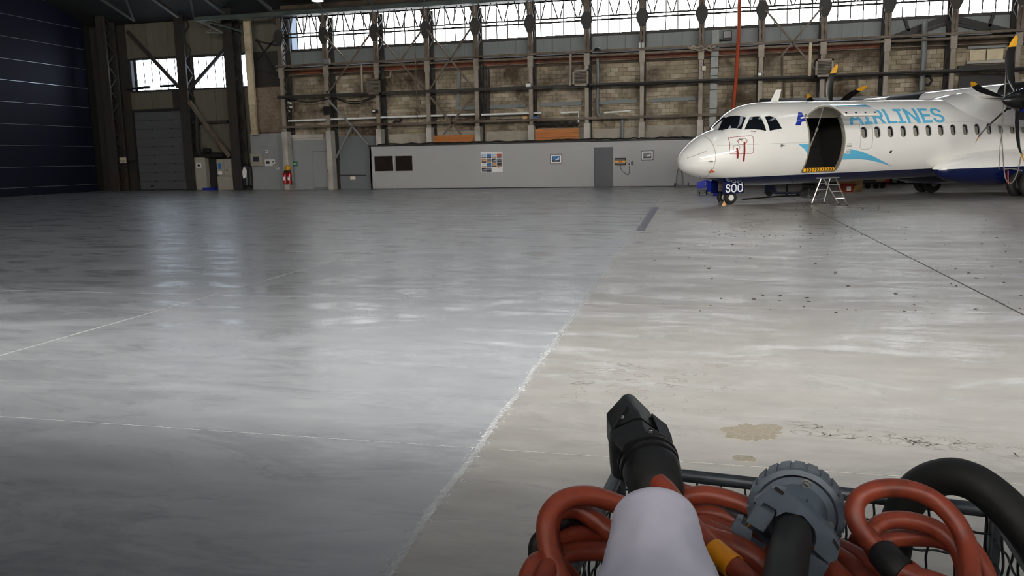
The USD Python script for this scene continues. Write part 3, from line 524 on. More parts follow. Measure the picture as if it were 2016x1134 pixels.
# boxes on the pier
def wbox(name, label, cat, r, Y, dep, m, extra=None):
    a, b, c, d = B(*r, Y); t = thing(name, label, cat, ((a + b) / 2, Y, c)); obj('body', MB().bbox(a, b, Y - dep, Y + .02, c, d, .02), m, t)
    if extra: obj(extra, MB().bbox(a + (b - a) * .25, b - (b - a) * .25, Y - dep - .015, Y - dep, c + (d - c) * .35, d - (d - c) * .25, .004), 'dark_print' if m != 'black_plastic' else 'white_print', t)
    return t
Yp = YP - .06
wbox('junction_box', 'large beige steel box at the left edge of the grey pier', 'electrical box', (497, 302, 520, 327), Yp, .25, 'box_beige', 'maker_plate')
wbox('meter_box', 'white control box with a small dark display on the grey pier', 'electrical box', (524, 314, 537, 327), Yp, .18, 'white_plastic', 'display')
wbox('switch_box', 'narrow white switch beside the control box on the pier', 'switch', (537.5, 314, 541.5, 323), Yp, .1, 'white_plastic', 'rocker')
wbox('switch_box', 'small white plate above the control box on the pier', 'switch', (523, 295.5, 527.5, 301.5), Yp, .06, 'white_plastic', 'rocker')
wbox('socket', 'small white socket low on the right of the grey pier', 'socket', (544.5, 328.5, 550, 333.5), Yp, .1, 'white_plastic', 'outlet')
single('wall_conduit', MB().tube([q(529, 262, Yp), q(530, 314, Yp)], .025, 6).tube([q(544, 265, Yp), q(546, 329, Yp)], .02, 6).tube([q(512, 289, Yp), q(527, 289, Yp)], .02, 6), 'paint_grey', 'grey conduits dropping to the boxes on the pier', 'pipe')

# ================================================================ OFFICE ALONG THE BACK WALL
xo = W(729, 330, YO)[0]; xo2 = 1.4; zo = W(1000, 283, YO)[1]
of = struct('wall_office', MB().box(xo, W(737.5, 322, YO)[0], YO, YO + .1, 0, zo).box(W(812, 322, YO)[0], W(1171, 330, YO)[0], YO, YO + .1, 0, zo).box(W(1205, 330, YO)[0], xo2, YO, YO + .1, 0, zo)
    .box(W(737.5, 322, YO)[0], W(812, 322, YO)[0], YO, YO + .1, 0, W(775, 337, YO)[1]).box(W(737.5, 322, YO)[0], W(812, 322, YO)[0], YO, YO + .1, W(775, 307, YO)[1], zo).box(W(1171, 330, YO)[0], W(1205, 330, YO)[0], YO, YO + .1, W(1188, 291, YO)[1], zo)
    .box(xo, xo + .1, YO, YW, 0, zo).box(xo2 - .1, xo2, YO, YW, 0, zo), 'office_grey')
struct('roof_edge', MB().bbox(xo - .08, xo2 + .05, YO - .07, YO + .2, zo, zo + .09, .01).box(xo, xo2, YO + .1, YW, zo, zo + .05), 'steel_black', of)
struct('baseboard', MB().box(xo, xo2, YO - .015, YO, 0, .05), 'dark_print', of)
# roof flashing: ragged dark felt along the roof edge
m = MB()
for k in range(9):
    a = xo + .4 + k * 2.1; m.tube(spl([(a + j * .35, YO + .25 + .1 * rng.random(), zo + .1 + .07 * rng.random()) for j in range(7)], 3), .045, 6)
single('felt_roll', m, 'steel_black', 'ragged dark felt and cable lying along the office roof edge', 'roofing')
Rw = (737.5, 307, 774, 337), (778.5, 307, 812, 337)
for k, r in enumerate(Rw):
    a, b, c, d = B(*r, YO); w = struct('window', MB().box(a - .03, b + .03, YO - .02, YO + .08, c - .05, c).box(a - .03, b + .03, YO - .02, YO + .08, d, d + .04).box(a - .05, a, YO - .02, YO + .08, c, d).box(b, b + .06, YO - .02, YO + .08, c, d), 'office_grey'); struct('pane', MB().box(a, b, YO + .04, YO + .05, c, d), 'glass_dark', w)
    struct('blind', MB().box(a + .1, a + .3, YO + .06, YO + .07, c, d).box(b - .32, b - .2, YO + .06, YO + .07, c, d), 'lining', w)
a, b, c, d = B(1171, 291, 1205, 369, YO); d4 = struct('door', MB().box(a, b, YO + .03, YO + .06, 0, d), 'door_slate'); struct('frame', MB().box(a - .03, a, YO - .01, YO + .06, 0, d).box(b, b + .03, YO - .01, YO + .06, 0, d).box(a - .03, b + .03, YO - .01, YO + .06, d, d + .03), 'door_slate', d4)
# poster of fourteen photographs
a, b, c, d = B(947, 299, 989.5, 339, YO); t = thing('photo_poster', 'white poster with a grid of small aircraft photographs on the office wall', 'poster', (a, YO - .02, c)); obj('board', MB().bbox(a, b, YO - .03, YO, c, d, .005), 'white_print', t)
cw, ch = (b - a - .06) / 4, (d - c - .12) / 4; i = 0
pal = ['sky_print', 'blue_print', 'sky_print', 'orange_plastic', 'tan_print', 'grey_print', 'dark_print', 'grey_print', 'white_plastic', 'blue_print', 'tan_print', 'dark_print', 'dark_print', 'grey_print']
for r in range(4):
    for k in range(4):
        if r == 3 and k > 1: continue
        u, z = a + .03 + k * cw, d - .1 - (r + 1) * ch; p = obj('photograph', MB().box(u + .012, u + cw - .012, YO - .036, YO - .029, z + .012, z + ch - .012), pal[i], t)
        obj('aircraft_print', MB().prism([(0, 0), (.5, .06), (.62, .16), (.7, .16), (.66, .05), (.72, .03), (.66, -.02), (.4, -.03), (.3, -.12), (.24, -.12), (.26, -.03), (.05, -.04)], (u + cw * .2, YO - .036, z + ch * .5), (cw * .9, 0, 0), (0, 0, ch), (0, -1, 0), .004), ('white_print', 'grey_print')[i % 2], p)
        obj('ground_print', MB().box(u + .014, u + cw - .014, YO - .039, YO - .036, z + .014, z + ch * .3), ('grey_print', 'dark_print', 'tan_print')[i % 3], p); i += 1
sign_text(t, 'AIS', b - .34, YO - .03, c + .26, .1, 'dark_print', .006); obj('print', MB().box(b - .3, b - .12, YO - .036, YO - .03, c + .2, c + .225), 'livery_blue', t)
for k, (r, lab, c1) in enumerate((((1083.5, 303.5, 1106.5, 322.5), 'framed blue aircraft picture between the poster and the slate door', 'blue_print'), ((1262.5, 296.5, 1286.5, 315.5), 'framed black-and-white aircraft picture right of the yellow device', 'grey_print'))):
    a, b, c, d = B(*r, YO); t = thing('framed_picture', lab, 'picture', (a, YO - .02, c)); obj('frame', MB().box(a, b, YO - .03, YO, c, c + .03).box(a, b, YO - .03, YO, d - .03, d).box(a, a + .03, YO - .03, YO, c, d).box(b - .03, b, YO - .03, YO, c, d), 'dark_print', t)
    obj('mount', MB().box(a + .03, b - .03, YO - .015, YO - .005, c + .03, d - .03), 'white_print', t); p = obj('print', MB().box(a + .1, b - .1, YO - .02, YO - .014, c + .1, d - .1), c1, t); u, z, sw, sh = a + .1, c + .1, b - a - .2, d - c - .2
    obj('aircraft_print', MB().prism([(0, .1), (.45, .42), (.8, .75), (.95, .9), (.9, .55), (1, .5), (.85, .42), (.6, .35), (.5, .1), (.4, .1), (.45, .3), (.1, .02)], (u, YO - .02, z), (sw * .95, 0, 0), (0, 0, sh * .9), (0, -1, 0), .003), 'white_print' if not k else 'white_plastic', p)
    obj('ground_print', MB().box(u, u + sw, YO - .024, YO - .02, z, z + sh * .3), 'dark_print', p)
a, b, c, d = B(1211, 311, 1232.5, 326, YO); t = thing('wall_charger', 'black wall unit with a yellow band on the office wall beside the slate door', 'charger', (a, YO - .1, c)); h = d - c
obj('case', MB().bbox(a, b, YO - .22, YO, c + .04, d, .03), 'black_plastic', t); obj('band', MB().bbox(a - .01, b + .01, YO - .235, YO - .02, c + h * .38, c + h * .68, .02), 'yellow', t); obj('label_print', MB().box(a + .2, b - .18, YO - .24, YO - .234, c + h * .46, c + h * .6), 'orange_plastic', t); obj('bracket', MB().box(a + .05, b - .05, YO - .12, YO, c, c + .05), 'grey_print', t)
obj('lead', MB().tube(spl([q(1221, 326, YO - .05), q(1224, 336, YO - .04), q(1232, 342, YO - .04), q(1237, 344, YO - .04), q(1239, 336, YO - .04), q(1239, 326, YO - .04)], 5), .012, 5), 'cable_black', t)
wbox('socket', 'white double socket right of the yellow-banded wall unit', 'socket', (1236, 320, 1242, 326), YO - .01, .07, 'white_plastic', 'outlet'); wbox('plug', 'black plug in the socket right of the yellow-banded unit', 'plug', (1243, 318.5, 1247, 325), YO - .01, .1, 'black_plastic')
t = thing('hand_truck', 'grey sack truck leaning upright against the office wall', 'hand truck', (*FL(1340, 371)[:2], 0)); yb = YO - .5; p0, p1 = W(1331, 370, yb)[0], W(1343, 370, yb)[0]; zt_ = W(1334, 332, yb)[1]
obj('frame', MB().tube(spl([(p0, yb, .05), (p0 + .02, yb + .15, zt_ * .6), (p0 + .06, yb + .3, zt_ - .1), (p0 + .13, yb + .33, zt_), (p0 + .24, yb + .3, zt_ - .1), (p1 - .02, yb + .15, zt_ * .6), (p1, yb, .05)], 4), .025, 8), 'steel_grey', t)
obj('toe_plate', MB().bbox(p0 - .05, p1 + .35, yb - .25, yb, .02, .05).bar((p0, yb, .15), (p1, yb, .15), .04), 'steel_grey', t)
for x in (p0 - .06, p1 + .3): obj('wheel', MB().lathe([(.02, -.03), (.1, -.03), (.11, 0), (.1, .03), (.02, .03)], (x, yb, .11), (1, 0, 0), 14), 'tyre', t)

# ================================================================ THINGS ON THE WALL
Yv = YC - .35
for k, r in enumerate(((722, 155, 748, 186), (1127, 137, 1158.5, 169), (1605.5, 116, 1641, 151))):
    a, b, c, d = B(*r, Yv); t = thing('louvred_heater', ('small dark louvred unit heater on the wall at the left', 'louvred unit heater on the wall above the slate door', 'large louvred unit heater behind the far propeller')[k], 'heater', ((a + b) / 2, Yv, c), 'unit heaters on the wall')
    obj('casing', MB().box(a, b, Yv + .12, Yv + .6, c, d), 'steel_black', t); obj('frame', MB().box(a, b, Yv, Yv + .1, c, c + .09).box(a, b, Yv, Yv + .1, d - .09, d).box(a, a + .1, Yv, Yv + .1, c, d).box(b - .09, b, Yv, Yv + .1, c, d), 'steel_pale' if k else 'steel_brown', t)
    for j in range(9):
        z = c + .1 + (d - c - .2) * (j + .5) / 9; obj('louvre', MB().bar((a + .09, Yv + .05, z), (b - .08, Yv + .05, z), .05, .025, (0, -.5, 1)), 'steel_pale', t)
def run(name, label, cat, pts, Y, r, m, n=8, smooth=40, spline=False):
    P_ = [q(x, y, Y) for x, y in pts]; return single(name, MB().tube(spl(P_, 6) if spline else P_, r, n), m, label, cat, smooth=smooth)
run('heater_pipe', 'beige vertical pipe left of the small dark heater', 'pipe', [(712, 127), (711.5, 140), (713, 182)], YC - .16, .07, 'steel_pale')
run('heater_pipe', 'beige vertical pipe left of the heater above the slate door', 'pipe', [(1123, 107), (1122, 168)], YC - .17, .08, 'steel_pale')
run('heater_pipe', 'beige vertical pipe left of the heater behind the propeller', 'pipe', [(1596, 84), (1593.5, 150)], YC - .17, .08, 'cream')
run('valve_pipe', 'short elbowed pipe right of the small dark heater', 'pipe', [(768, 127), (768, 150), (757, 153), (753, 156)], YW - .06, .06, 'steel_pale', spline=True)
run('drain_pipe', 'grey pipe dropping right of the heater and swinging low behind the rail', 'pipe', [(1176, 115), (1177, 160), (1176, 215), (1180, 228), (1200, 231), (1218, 230), (1225, 238), (1225, 279)], YW - .4, .09, 'steel_grey', spline=True)
run('red_pipe', 'rust-red pipe running from the glazing down behind the aircraft nose', 'pipe', [(1456, -6), (1455, 50), (1450, 150), (1443, 215)], YC - .25, .09, 'red_pipe')
run('white_pipe', 'long white pipe running across the columns at the left', 'pipe', [(568, 238), (760, 231), (935, 225)], YC + .25, .055, 'white_print'); run('white_pipe', 'shorter white pipe right of the photo poster', 'pipe', [(948, 226), (1000, 224), (1066, 222)], YC + .25, .055, 'white_print')
run('white_pipe', 'white pipe bent down above the second orange board', 'pipe', [(1104, 222), (1139, 220.5), (1139, 241)], YC + .02, .05, 'white_print'); run('white_pipe', 'short sloping white tube above the slate door', 'pipe', [(1189, 222), (1242, 218)], YW - .05, .05, 'white_print')
run('elbow_pipe', 'small dark elbowed pipe low on the wall over the office windows', 'pipe', [(774, 243), (778, 239), (788, 239), (791, 234)], YW - .07, .06, 'steel_black', spline=True)
run('downspout', 'dark thin rod hanging down past the glazing in the third bay', 'rod', [(815, 30), (818, 110), (822, 245)], YC - .2, .025, 'steel_brown')
run('vent_stack', 'grey vertical pipe behind the aircraft under the gable outline', 'pipe', [(1821, 42), (1819, 110), (1814, 178)], YC + .3, .13, 'steel_grey')
# grey trunking: a drop and bay-long lengths
t = thing('cable_trunking', 'grey square trunking dropping and running along the middle of the wall', 'trunking', q(905, 175, YW - .25)); Yt = YW - .12
obj('drop', MB().bar(q(904, 138, Yt), q(902, 214, Yt), .18, .12, (0, 1, 0)), 'steel_grey', t)
for p0, p1 in (((900, 213), (936, 211.5)), ((960, 211), (1036, 207.5)), ((1064, 206.5), (1146, 203)), ((1174, 202.5), (1254, 198.5)), ((1280, 198), (1368, 193.5))): obj('length', MB().bar(q(*p0, Yt), q(*p1, Yt), .2, .15, (0, 1, 0)), 'sheet_grey', t)
t = thing('air_duct', 'flat grey sheet duct climbing the wall left of the red pipe', 'duct', q(1405, 160, YC + .4)); zz_ = [60, 88, 112, 135, 150, 178, 215, 255]
for k in range(7): obj('duct_length', MB().bar(q(1409 - k * .9, zz_[k], YC + .4), q(1408.5 - k * .9, zz_[k + 1] - 1.2, YC + .4), .36 + .015 * (k % 2), .3, (0, 1, 0)), 'steel_grey', t)
# boards and pale panels between the column feet
for k, (r, lab) in enumerate((((850, 266, 936, 280), 'long orange-brown board standing on the office roof left of the poster'), ((1048, 253, 1140, 278.5), 'taller orange-brown board standing on the office roof left of the slate door'))):
    a, b, c, d = B(*r, YC + .3); t = thing('orange_board', lab, 'board', (a, YC + .3, c)); n_ = 3 if k else 2
    for j in range(n_): obj('plank', MB().bbox(a + .02, b - .02, YC + .3, YC + .36, c + (d - c) * j / n_ + .003, c + (d - c) * (j + 1) / n_ - .003, .006), 'ply_orange', t)
for i in range(2, 9):
    struct('base_panel', MB().bbox(XC[i] + .2, XC[i + 1] - .2, YW - .06, YW + .02, 2.35, zz(3.05, YW) + .1 * (i % 2), .01), 'wall_base', bw)
single('foam_roll', MB().tube(spl([q(1050 + 8 * k, 243 + 2.5 * (k % 2), YC + .2) for k in range(12)], 3), .1, 8), 'steel_black', 'dark knobbly pipe lagging along the top of the taller orange board', 'lagging', smooth=40)
for k, (r, m_, lab) in enumerate((((1030, 231, 1038, 240), 'wood_plain', 'small tan wooden box on the lower rail beside a column'), ((1050, 232.5, 1058, 240), 'blue_print', 'small blue box on the lower rail right of the tan one'))):
    a, b, c, d = B(*r, YC + .1); t = thing('small_box', lab, 'box', (a, YC, c)); obj('body', MB().bbox(a, b, YC, YC + .25, ZRL + .01, ZRL + .01 + d - c, .01), m_, t); obj('lid', MB().bbox(a - .01, b + .01, YC - .01, YC + .26, ZRL + .01 + (d - c) * .8, ZRL + .02 + d - c, .01), m_, t)
single('plank_stack', MB().bbox(XC[4] + .6, XC[5] - .6, YC + .1, YC + .4, ZRL + .01, ZRL + .1).bbox(XC[4] + 1.0, XC[5] - .2, YC + .12, YC + .38, ZRL + .1, ZRL + .16), 'steel_black', 'dark planks lying on the lower rail above the poster', 'planks')
# lamps, boxes
def flood(name, lab, r, Y, n_=1, lens='white_print'):
    a, b, c, d = B(*r, Y); t = thing(name, lab, 'floodlight', ((a + b) / 2, Y, c)); w_ = (b - a) / n_
    for k in range(n_): h = obj('housing', MB().bbox(a + k * w_ + .01, a + (k + 1) * w_ - .01, Y - .15, Y, c, d, .02), 'galvanised', t); obj('lens', MB().bbox(a + k * w_ + .04, a + (k + 1) * w_ - .04, Y - .165, Y - .15, c + .03, d - .03), lens, h)
    obj('bracket', MB().bar(((a + b) / 2, Y - .02, d), ((a + b) / 2, Y + .3, d + .1), .05), 'steel_dark', t)
flood('floodlight', 'pair of grey floodlights on the column above the slate door bay', (1257, 84, 1269, 96), YC - .1, 2, 'galvanised'); flood('floodlight', 'grey box floodlight on the leftmost free column under the glazing', (639, 117, 652, 127), YC - .1, 1, 'galvanised')
flood('floodlight', 'small white floodlight on the column above the poster', (1035, 164, 1047, 172), YC - .1); flood('floodlight', 'small white floodlight on the column behind the cockpit', (1491, 143, 1500, 150), YC - .1); flood('floodlight', 'tiny floodlight at the middle rail left of the small heater', (643, 179, 650, 185), YC - .1, 1, 'black_plastic')
flood('floodlight', 'tan box lamp low on the column right of the floodlit bay', (1381, 130, 1391, 140), YC - .1, 1, 'cream')
wbox('speaker', 'black loudspeaker box on the column above the grey door', 'loudspeaker', (641, 210, 652, 226), YC - .05, .3, 'black_plastic'); wbox('camera_box', 'short black camera on the column beside the recess', 'camera', (735, 216, 745, 223), YC - .05, .3, 'black_plastic', 'lens_ring')
a, b, c, d = B(1423, 60, 1441, 76, YW - .08); t = thing('vent_hood', 'dark square vent with a small shelf in the grey sheets left of the red pipe', 'vent', (a, YW - .1, c)); obj('frame', MB().box(a, b, YW - .12, YW - .05, c, c + .04).box(a, b, YW - .12, YW - .05, d - .04, d).box(a, a + .04, YW - .12, YW - .05, c, d).box(b - .04, b, YW - .12, YW - .05, c, d), 'steel_black', t); obj('flap', MB().box(a + .04, b - .04, YW - .1, YW - .07, c + .04, d - .04), 'steel_grey', t); obj('shelf', MB().bbox(a - .5, b, YW - .35, YW - .07, c - .12, c - .04), 'steel_black', t)
single('rope_bundle', MB().tube(spl([q(1355 + 5 * k, 93 + 2.2 * math.sin(k * 2.2), YC - .2) for k in range(12)], 4), .06, 8).tube(spl([q(1360 + 6 * k, 98 - 2 * math.sin(k * 1.7), YC - .2) for k in range(8)], 4), .05, 8), 'steel_pale', 'lumpy tan bundle tied along the upper rail at a column above the nose', 'bundle', smooth=50)
t = thing('bell_housing', 'round black bell on the upper rail right of the heater', 'bell', q(1176, 98, YC)); obj('dome', MB().lathe([(.2, 0), (.19, .1), (.1, .19), (.001, .22)], q(1176, 101, YC - .02), (0, 0, 1)), 'black_plastic', t, smooth=40)
# junction boxes on the leftmost column
for k, (x, y) in enumerate(((568, 202), (573, 203), (569, 210.5), (574, 211), (570, 219))): wbox('relay_box', f'small white relay box on the leftmost column, {("upper left", "upper right", "middle left", "middle right", "lowest")[k]} of five', 'electrical box', (x - 1.9, y - 2.2, x + 1.9, y + 2.2), YC + .89, .1, 'white_plastic')
# dark gable outline and boarded window at the far right
t = thing('gable_frame', 'dark timber gable outline across the grey sheets at the far right', 'timber frame', q(1870, 36, YW - .2)); Yg = YW - .18
for a, b, w_ in (((1757, 75), (1868, 34), .28), ((1868, 34), (1988, 63), .28), ((1781, 36), (1789, 61), .14), ((1956, 30), (1947, 53), .14), ((1757, 84), (1868, 45), .14), ((1868, 45), (1988, 70), .14)): obj('timber', MB().bar(q(*a, Yg), q(*b, Yg), w_, .12, (0, 1, 0)), 'steel_black', t)
a, b, c, d = B(1909, 97, 1975, 118.5, YW - .1); t = thing('boarded_window', 'window closed with two beige boards high on the wall at the right', 'boarded window', (a, YW - .1, c)); mx = (a + b) / 2
for u0, u1 in ((a, mx - .03), (mx + .03, b)): obj('board', MB().bbox(u0, u1, YW - .12, YW - .05, c, d, .01), 'cream', t)
obj('sill', MB().bbox(a - .15, b + .1, YW - .3, YW - .02, c - .16, c - .02), 'concrete_pale', t); obj('lintel', MB().bbox(a - .1, b + .1, YW - .2, YW - .02, d + .04, d + .16), 'steel_grey', t)
a, b, c, d = B(1888, 128, 1990, 178, YW - .05); single('dark_boarding', MB().bbox(a, b, YW - .08, YW - .02, c, c + (d - c) * .62).bbox(a - .1, b, YW - .2, YW - .02, c + (d - c) * .8, d), 'steel_black', 'dark boarding and beam below the boarded window', 'boarding')
# cable bundles on the middle rail
for k in range(3):
    P_ = []; ph = rng.random() * 6
    for j in range(40):
        x = XC[6] + (XC[13] - XC[6] + 3) * j / 39; P_.append((x, YC - .16 - .03 * k, ZRM + .0 - .035 * k + .04 * math.sin(j * .9 + ph) * (.4 + k * .25)))
    single('wall_cable', MB().tube(spl(P_, 3), .018 + .002 * k, 6), 'cable_black', f'black cable sagging along the middle rail behind the aircraft, {("topmost", "middle one", "lowest")[k]} of the bundle', 'cable', 'cables along the middle rail')
for k, (p0, p1, s_) in enumerate((((560, 193), (655, 193), 8), ((655, 192), (740, 190), 12), ((660, 193), (735, 192), 7))): run('wall_cable', ('drooping black cable at the left end of the middle rail', 'deeper drooping cable below the small heater', 'shallow drooping cable below the small heater')[k], 'cable', [p0, ((p0[0] * 2 + p1[0]) / 3, p0[1] + s_ * .85), ((p0[0] + p1[0]) / 2, p0[1] + s_), ((p0[0] + p1[0] * 2) / 3, p0[1] + s_ * .85), p1], YC - .15, .03, 'cable_black', spline=True)
for k, x in enumerate((953, 957.5, 962)): run('wall_conduit', f'dark conduit climbing beside the lattice column above the poster, {("left", "middle", "right")[k]} of three', 'pipe', [(x, 128 + k * 3), (x + .6, 150), (x + .8, 240)], YW - .3, .04, 'steel_black')
for k, (x, y0, y1) in enumerate(((577, 150, 245), (1540, 100, 150), (1544, 152, 200), (1744, 150, 200), (1560, 165, 198), (1688, 155, 190))): run('wall_conduit', f'thin vertical conduit on the block wall {("beside the brick pier", "inside the braces behind the cockpit", "below the braces behind the cockpit", "under the gable outline left side", "left of the far propeller", "right of the far propeller")[k]}', 'pipe', [(x, y0), (x - .5, y1)], YW - .2, .05, 'steel_brown')
run('hose_loop', 'black hose loop hanging on the wall behind the fuselage', 'hose', [(1818, 152), (1828, 150), (1834, 158), (1828, 167), (1820, 166)], YW - .06, .05, 'black_rubber', spline=True)
# ================================================================ THE AIRCRAFT  (local axes: t to its left side, s aft, z up; origin on the floor under the nose gear)
from scipy.interpolate import PchipInterpolator as PC
YAW, PHI = math.radians(31.85), math.radians(.88)
AU = A([math.cos(YAW) * math.cos(PHI), math.sin(YAW) * math.cos(PHI), math.sin(PHI)]); AN = A([math.sin(YAW), -math.cos(YAW), 0]); AW = np.cross(AN, AU); AO = A([.666, 27.478, 0])
AM = np.eye(4); AM[:3, 0], AM[:3, 1], AM[:3, 2], AM[:3, 3] = AN, AU, AW, AO
LT = np.stack([AN, AU, AW])
def locray(px, py): return LT @ (A([0, 0, HC]) - AO), LT @ ray(px, py)
def ont(px, py, t):
    o, r = locray(px, py); k = (t - o[0]) / r[0]; return o + r * k
def ons(px, py, s):
    o, r = locray(px, py); k = (s - o[1]) / r[1]; return o + r * k
ZC, RF = 1.904, 1.349
fz = PC([-1.73, -1.71, -1.63, -1.42, -1.21, -1.0, -.7, -.4, -.28, -.11, .02, .24, .5, .85, 1.19, 1.6, 2.3, 13, 17, 21.6], [1.46, 1.56, 1.70, 1.9, 2.07, 2.21, 2.35, 2.46, 2.6, 2.75, 2.86, 3.01, 3.13, 3.205, 3.24, 3.255, 3.26, 3.26, 3.25, 3.1])
fb = PC([-1.73, -1.69, -1.59, -1.37, -1.12, -.78, -.43, -.13, .62, 2, 13, 17, 21.6], [1.38, 1.25, 1.13, 1.01, .91, .83, .74, .66, .575, .555, .555, 1.3, 2.7])
fh = PC([-1.73, -1.69, -1.6, -1.4, -1.1, -.8, -.4, 0, .5, 1, 1.6, 13, 17, 21.6], [.07, .22, .38, .62, .84, 1.0, 1.14, 1.24, 1.315, 1.34, RF, RF, 1.05, .12])
fw = PC([-1.73, -1.4, -.8, 0, 1, 2, 13, 17, 21.6], [1.42, 1.48, 1.60, 1.77, 1.88, ZC, ZC, 2.3, 2.9])
SST = np.r_[np.linspace(-1.73, -1.2, 16), np.linspace(-1.1, 2.3, 36), np.linspace(2.6, 13, 28), np.linspace(13.5, 21.6, 12)]
def loft(off=0.0, n=96, s0=None, s1=None):
    S = SST if s0 is None else SST[(SST >= s0) & (SST <= s1)]; th = np.arange(n) * 2 * np.pi / n; V = []
    for s in S:
        a = max(fh(s) + off, .01); w_ = fw(s); z = np.where(np.sin(th) >= 0, w_ + np.sin(th) * max(fz(s) - w_ + off, .01), w_ + np.sin(th) * max(w_ - fb(s) + off, .01))
        V.append(np.c_[a * np.cos(th), np.full(n, s - (off if s == SST[0] else 0)), z])
    k = len(S); V = np.vstack(V + [[[0, S[0] - off * .9 - .004, fw(S[0])]], [[0, S[-1], fw(S[-1])]]]); F = []
    for i in range(k - 1):
        for j in range(n):
            a, b, c, d = i * n + j, i * n + (j + 1) % n, (i + 1) * n + (j + 1) % n, (i + 1) * n + j; F += [(a, b, c), (a, c, d)]
    for j in range(n): F += [(k * n, (j + 1) % n, j), (k * n + 1, (k - 1) * n + j, (k - 1) * n + (j + 1) % n)]
    F = A(F, np.int32); m = Manifold(m3.Mesh(V.astype(np.float32), F.astype(np.uint32)))
    if m.volume() < 0: m = Manifold(m3.Mesh(V.astype(np.float32), F[:, ::-1].astype(np.uint32)))
    return m
def onfus(px, py):
    o, r = locray(px, py); k = np.linspace(18, 45, 2700); p = o + r * k[:, None]; s = np.clip(p[:, 1], -1.73, 21.6); w_ = fw(s)
    h = np.where(p[:, 2] > w_, fz(s) - w_, w_ - fb(s)); f = (p[:, 0] / fh(s)) ** 2 + ((p[:, 2] - w_) / h) ** 2 + (p[:, 1] < -1.73) * 9
    i = np.argmax(f < 1) if (f < 1).any() else np.argmin(f); return p[i]
def fnorm(p):
    s = p[1]; w_ = fw(s); h = fz(s) - w_ if p[2] > w_ else w_ - fb(s); n_ = A([p[0] / fh(s) ** 2, 0, (p[2] - w_) / h ** 2]); n_ /= np.linalg.norm(n_); e = .02
    n_[1] = -(fh(s + e) - fh(s - e)) / (2 * e) * abs(n_[0]); return n_ / np.linalg.norm(n_)
def slab(poly, t0=.3, t1=1.7):      # polygon in (s, z) pushed along t
    cs = poly if isinstance(poly, CrossSection) else CrossSection([A(poly, float)], m3.FillRule.NonZero)
    return cs.extrude(t1 - t0).transform(A([[0, 0, 1, t0], [1, 0, 0, 0], [0, 1, 0, 0]], float))
def rrect(s0, s1, z0, z1, r): return CrossSection([A([(s0 + r, z0 + r), (s1 - r, z0 + r), (s1 - r, z1 - r), (s0 + r, z1 - r)])], m3.FillRule.NonZero).offset(r, m3.JoinType.Round, 2.0, 32)
OUT, IN, SKIN = loft(0), loft(-.05), None
DEC = loft(.0035) - loft(-.004)
def decal(poly, t0=.2): return DEC ^ slab(poly, t0)
def px2sz(pts): return [tuple(onfus(x, y)[1:]) for x, y in pts]
air = thing('airliner', 'white and navy twin-propeller airliner with open cargo door, nose to the left', 'airplane', M=AM)
def part(name, m, look, parent=None, smooth=25, label=None): return obj(name, m, look, parent or air, label=label, smooth=smooth, local=True)
hole = rrect(2.16, 3.47, .98, 2.74, .1); holeP = slab(hole, .4, 1.8)
wins = [4.28 + .5275 * k for k in range(16)]; winP = [rrect(s - .125, s + .125, 1.975, 2.34, .11) for s in wins]
def inset(pts, k):
    c_ = A(pts).mean(0); return [c_ + (A(p) - c_) * k for p in pts]
CW = [[(1412, 256.5), (1424.5, 232), (1469, 231), (1459.5, 255.3)], [(1465.5, 255), (1476.5, 230), (1496.5, 229), (1509, 258)], [(1515.5, 257.5), (1505, 229.5), (1517, 228.5), (1527, 232), (1539.5, 253)]]
cwP = []
for pts in CW:
    P3 = A([onfus(*p) for p in pts]); n_ = A([fnorm(p) for p in P3]).mean(0); n_ /= np.linalg.norm(n_); cwP.append(Manifold.hull_points(np.vstack([P3 + n_ * .5, P3 - n_ * .3])))
mirror = lambda m: m.mirror((1, 0, 0))
cut = holeP
for w_ in winP: cut = cut + slab(w_, .9, 1.7)
cutw = cut
for c_ in cwP: cutw = cutw + c_ + mirror(c_)
shell = (OUT - IN) - cutw
ZL = ZC - 1.022
up, low = shell.split_by_plane((0, 0, 1.), ZL)
fus = part('fuselage', up, 'air_white'); part('belly', low, 'air_navy')
g1 = loft(-.012) - loft(-.03)
for c_, nm in zip(cwP, ('windscreen', 'side_window', 'side_window')):
    for m in (c_, mirror(c_)):
        wnd = part(nm, g1 ^ m, 'cockpit_glass')
shade = loft(-.02) - loft(-.034); gl = loft(-.034) - loft(-.045)
for s, w_ in zip(wins, winP):
    wd = part('cabin_window', gl ^ slab(w_, .9, 1.7), 'cockpit_glass'); part('window_blind', shade ^ (slab(w_, .9, 1.7) ^ slab([(s - .2, 1.9), (s + .06, 1.9), (s + .02, 2.25), (s - .2, 2.3)], .9, 1.7)), 'window_glass', wd)
# hold behind the cargo door
lin_ = (loft(-.1, 64) - loft(-.13, 64)) - slab(rrect(2.1, 3.53, .92, 2.8, .1), .4, 1.8)
lin_ = lin_ ^ Manifold.cube((4, 3.4, 3)).translate((-2, 1.7, .3))
part('hold_lining', lin_, 'lining')
m = MB().box(-.88, .88, 1.8, 5.0, .94, .985); part('hold_floor', m, 'lining', smooth=False)
for s in (1.85, 4.6): part('hold_bulkhead', loft(-.13, 48) ^ Manifold.cube((3, .04, 3)).translate((-1.5, s, .4)), 'lining')
m = MB()
for s in (2.3, 2.85, 3.4): m.tube([(-1.1 * math.cos(a), s, ZC + 1.15 * math.sin(a)) for a in np.linspace(-.8, 1.2, 14)], .02, 6)
m.tube([(-1.18, 1.9, 1.75), (-1.18, 4.5, 1.75)], .02, 6); part('hold_net', m, 'boot_black', smooth=40)
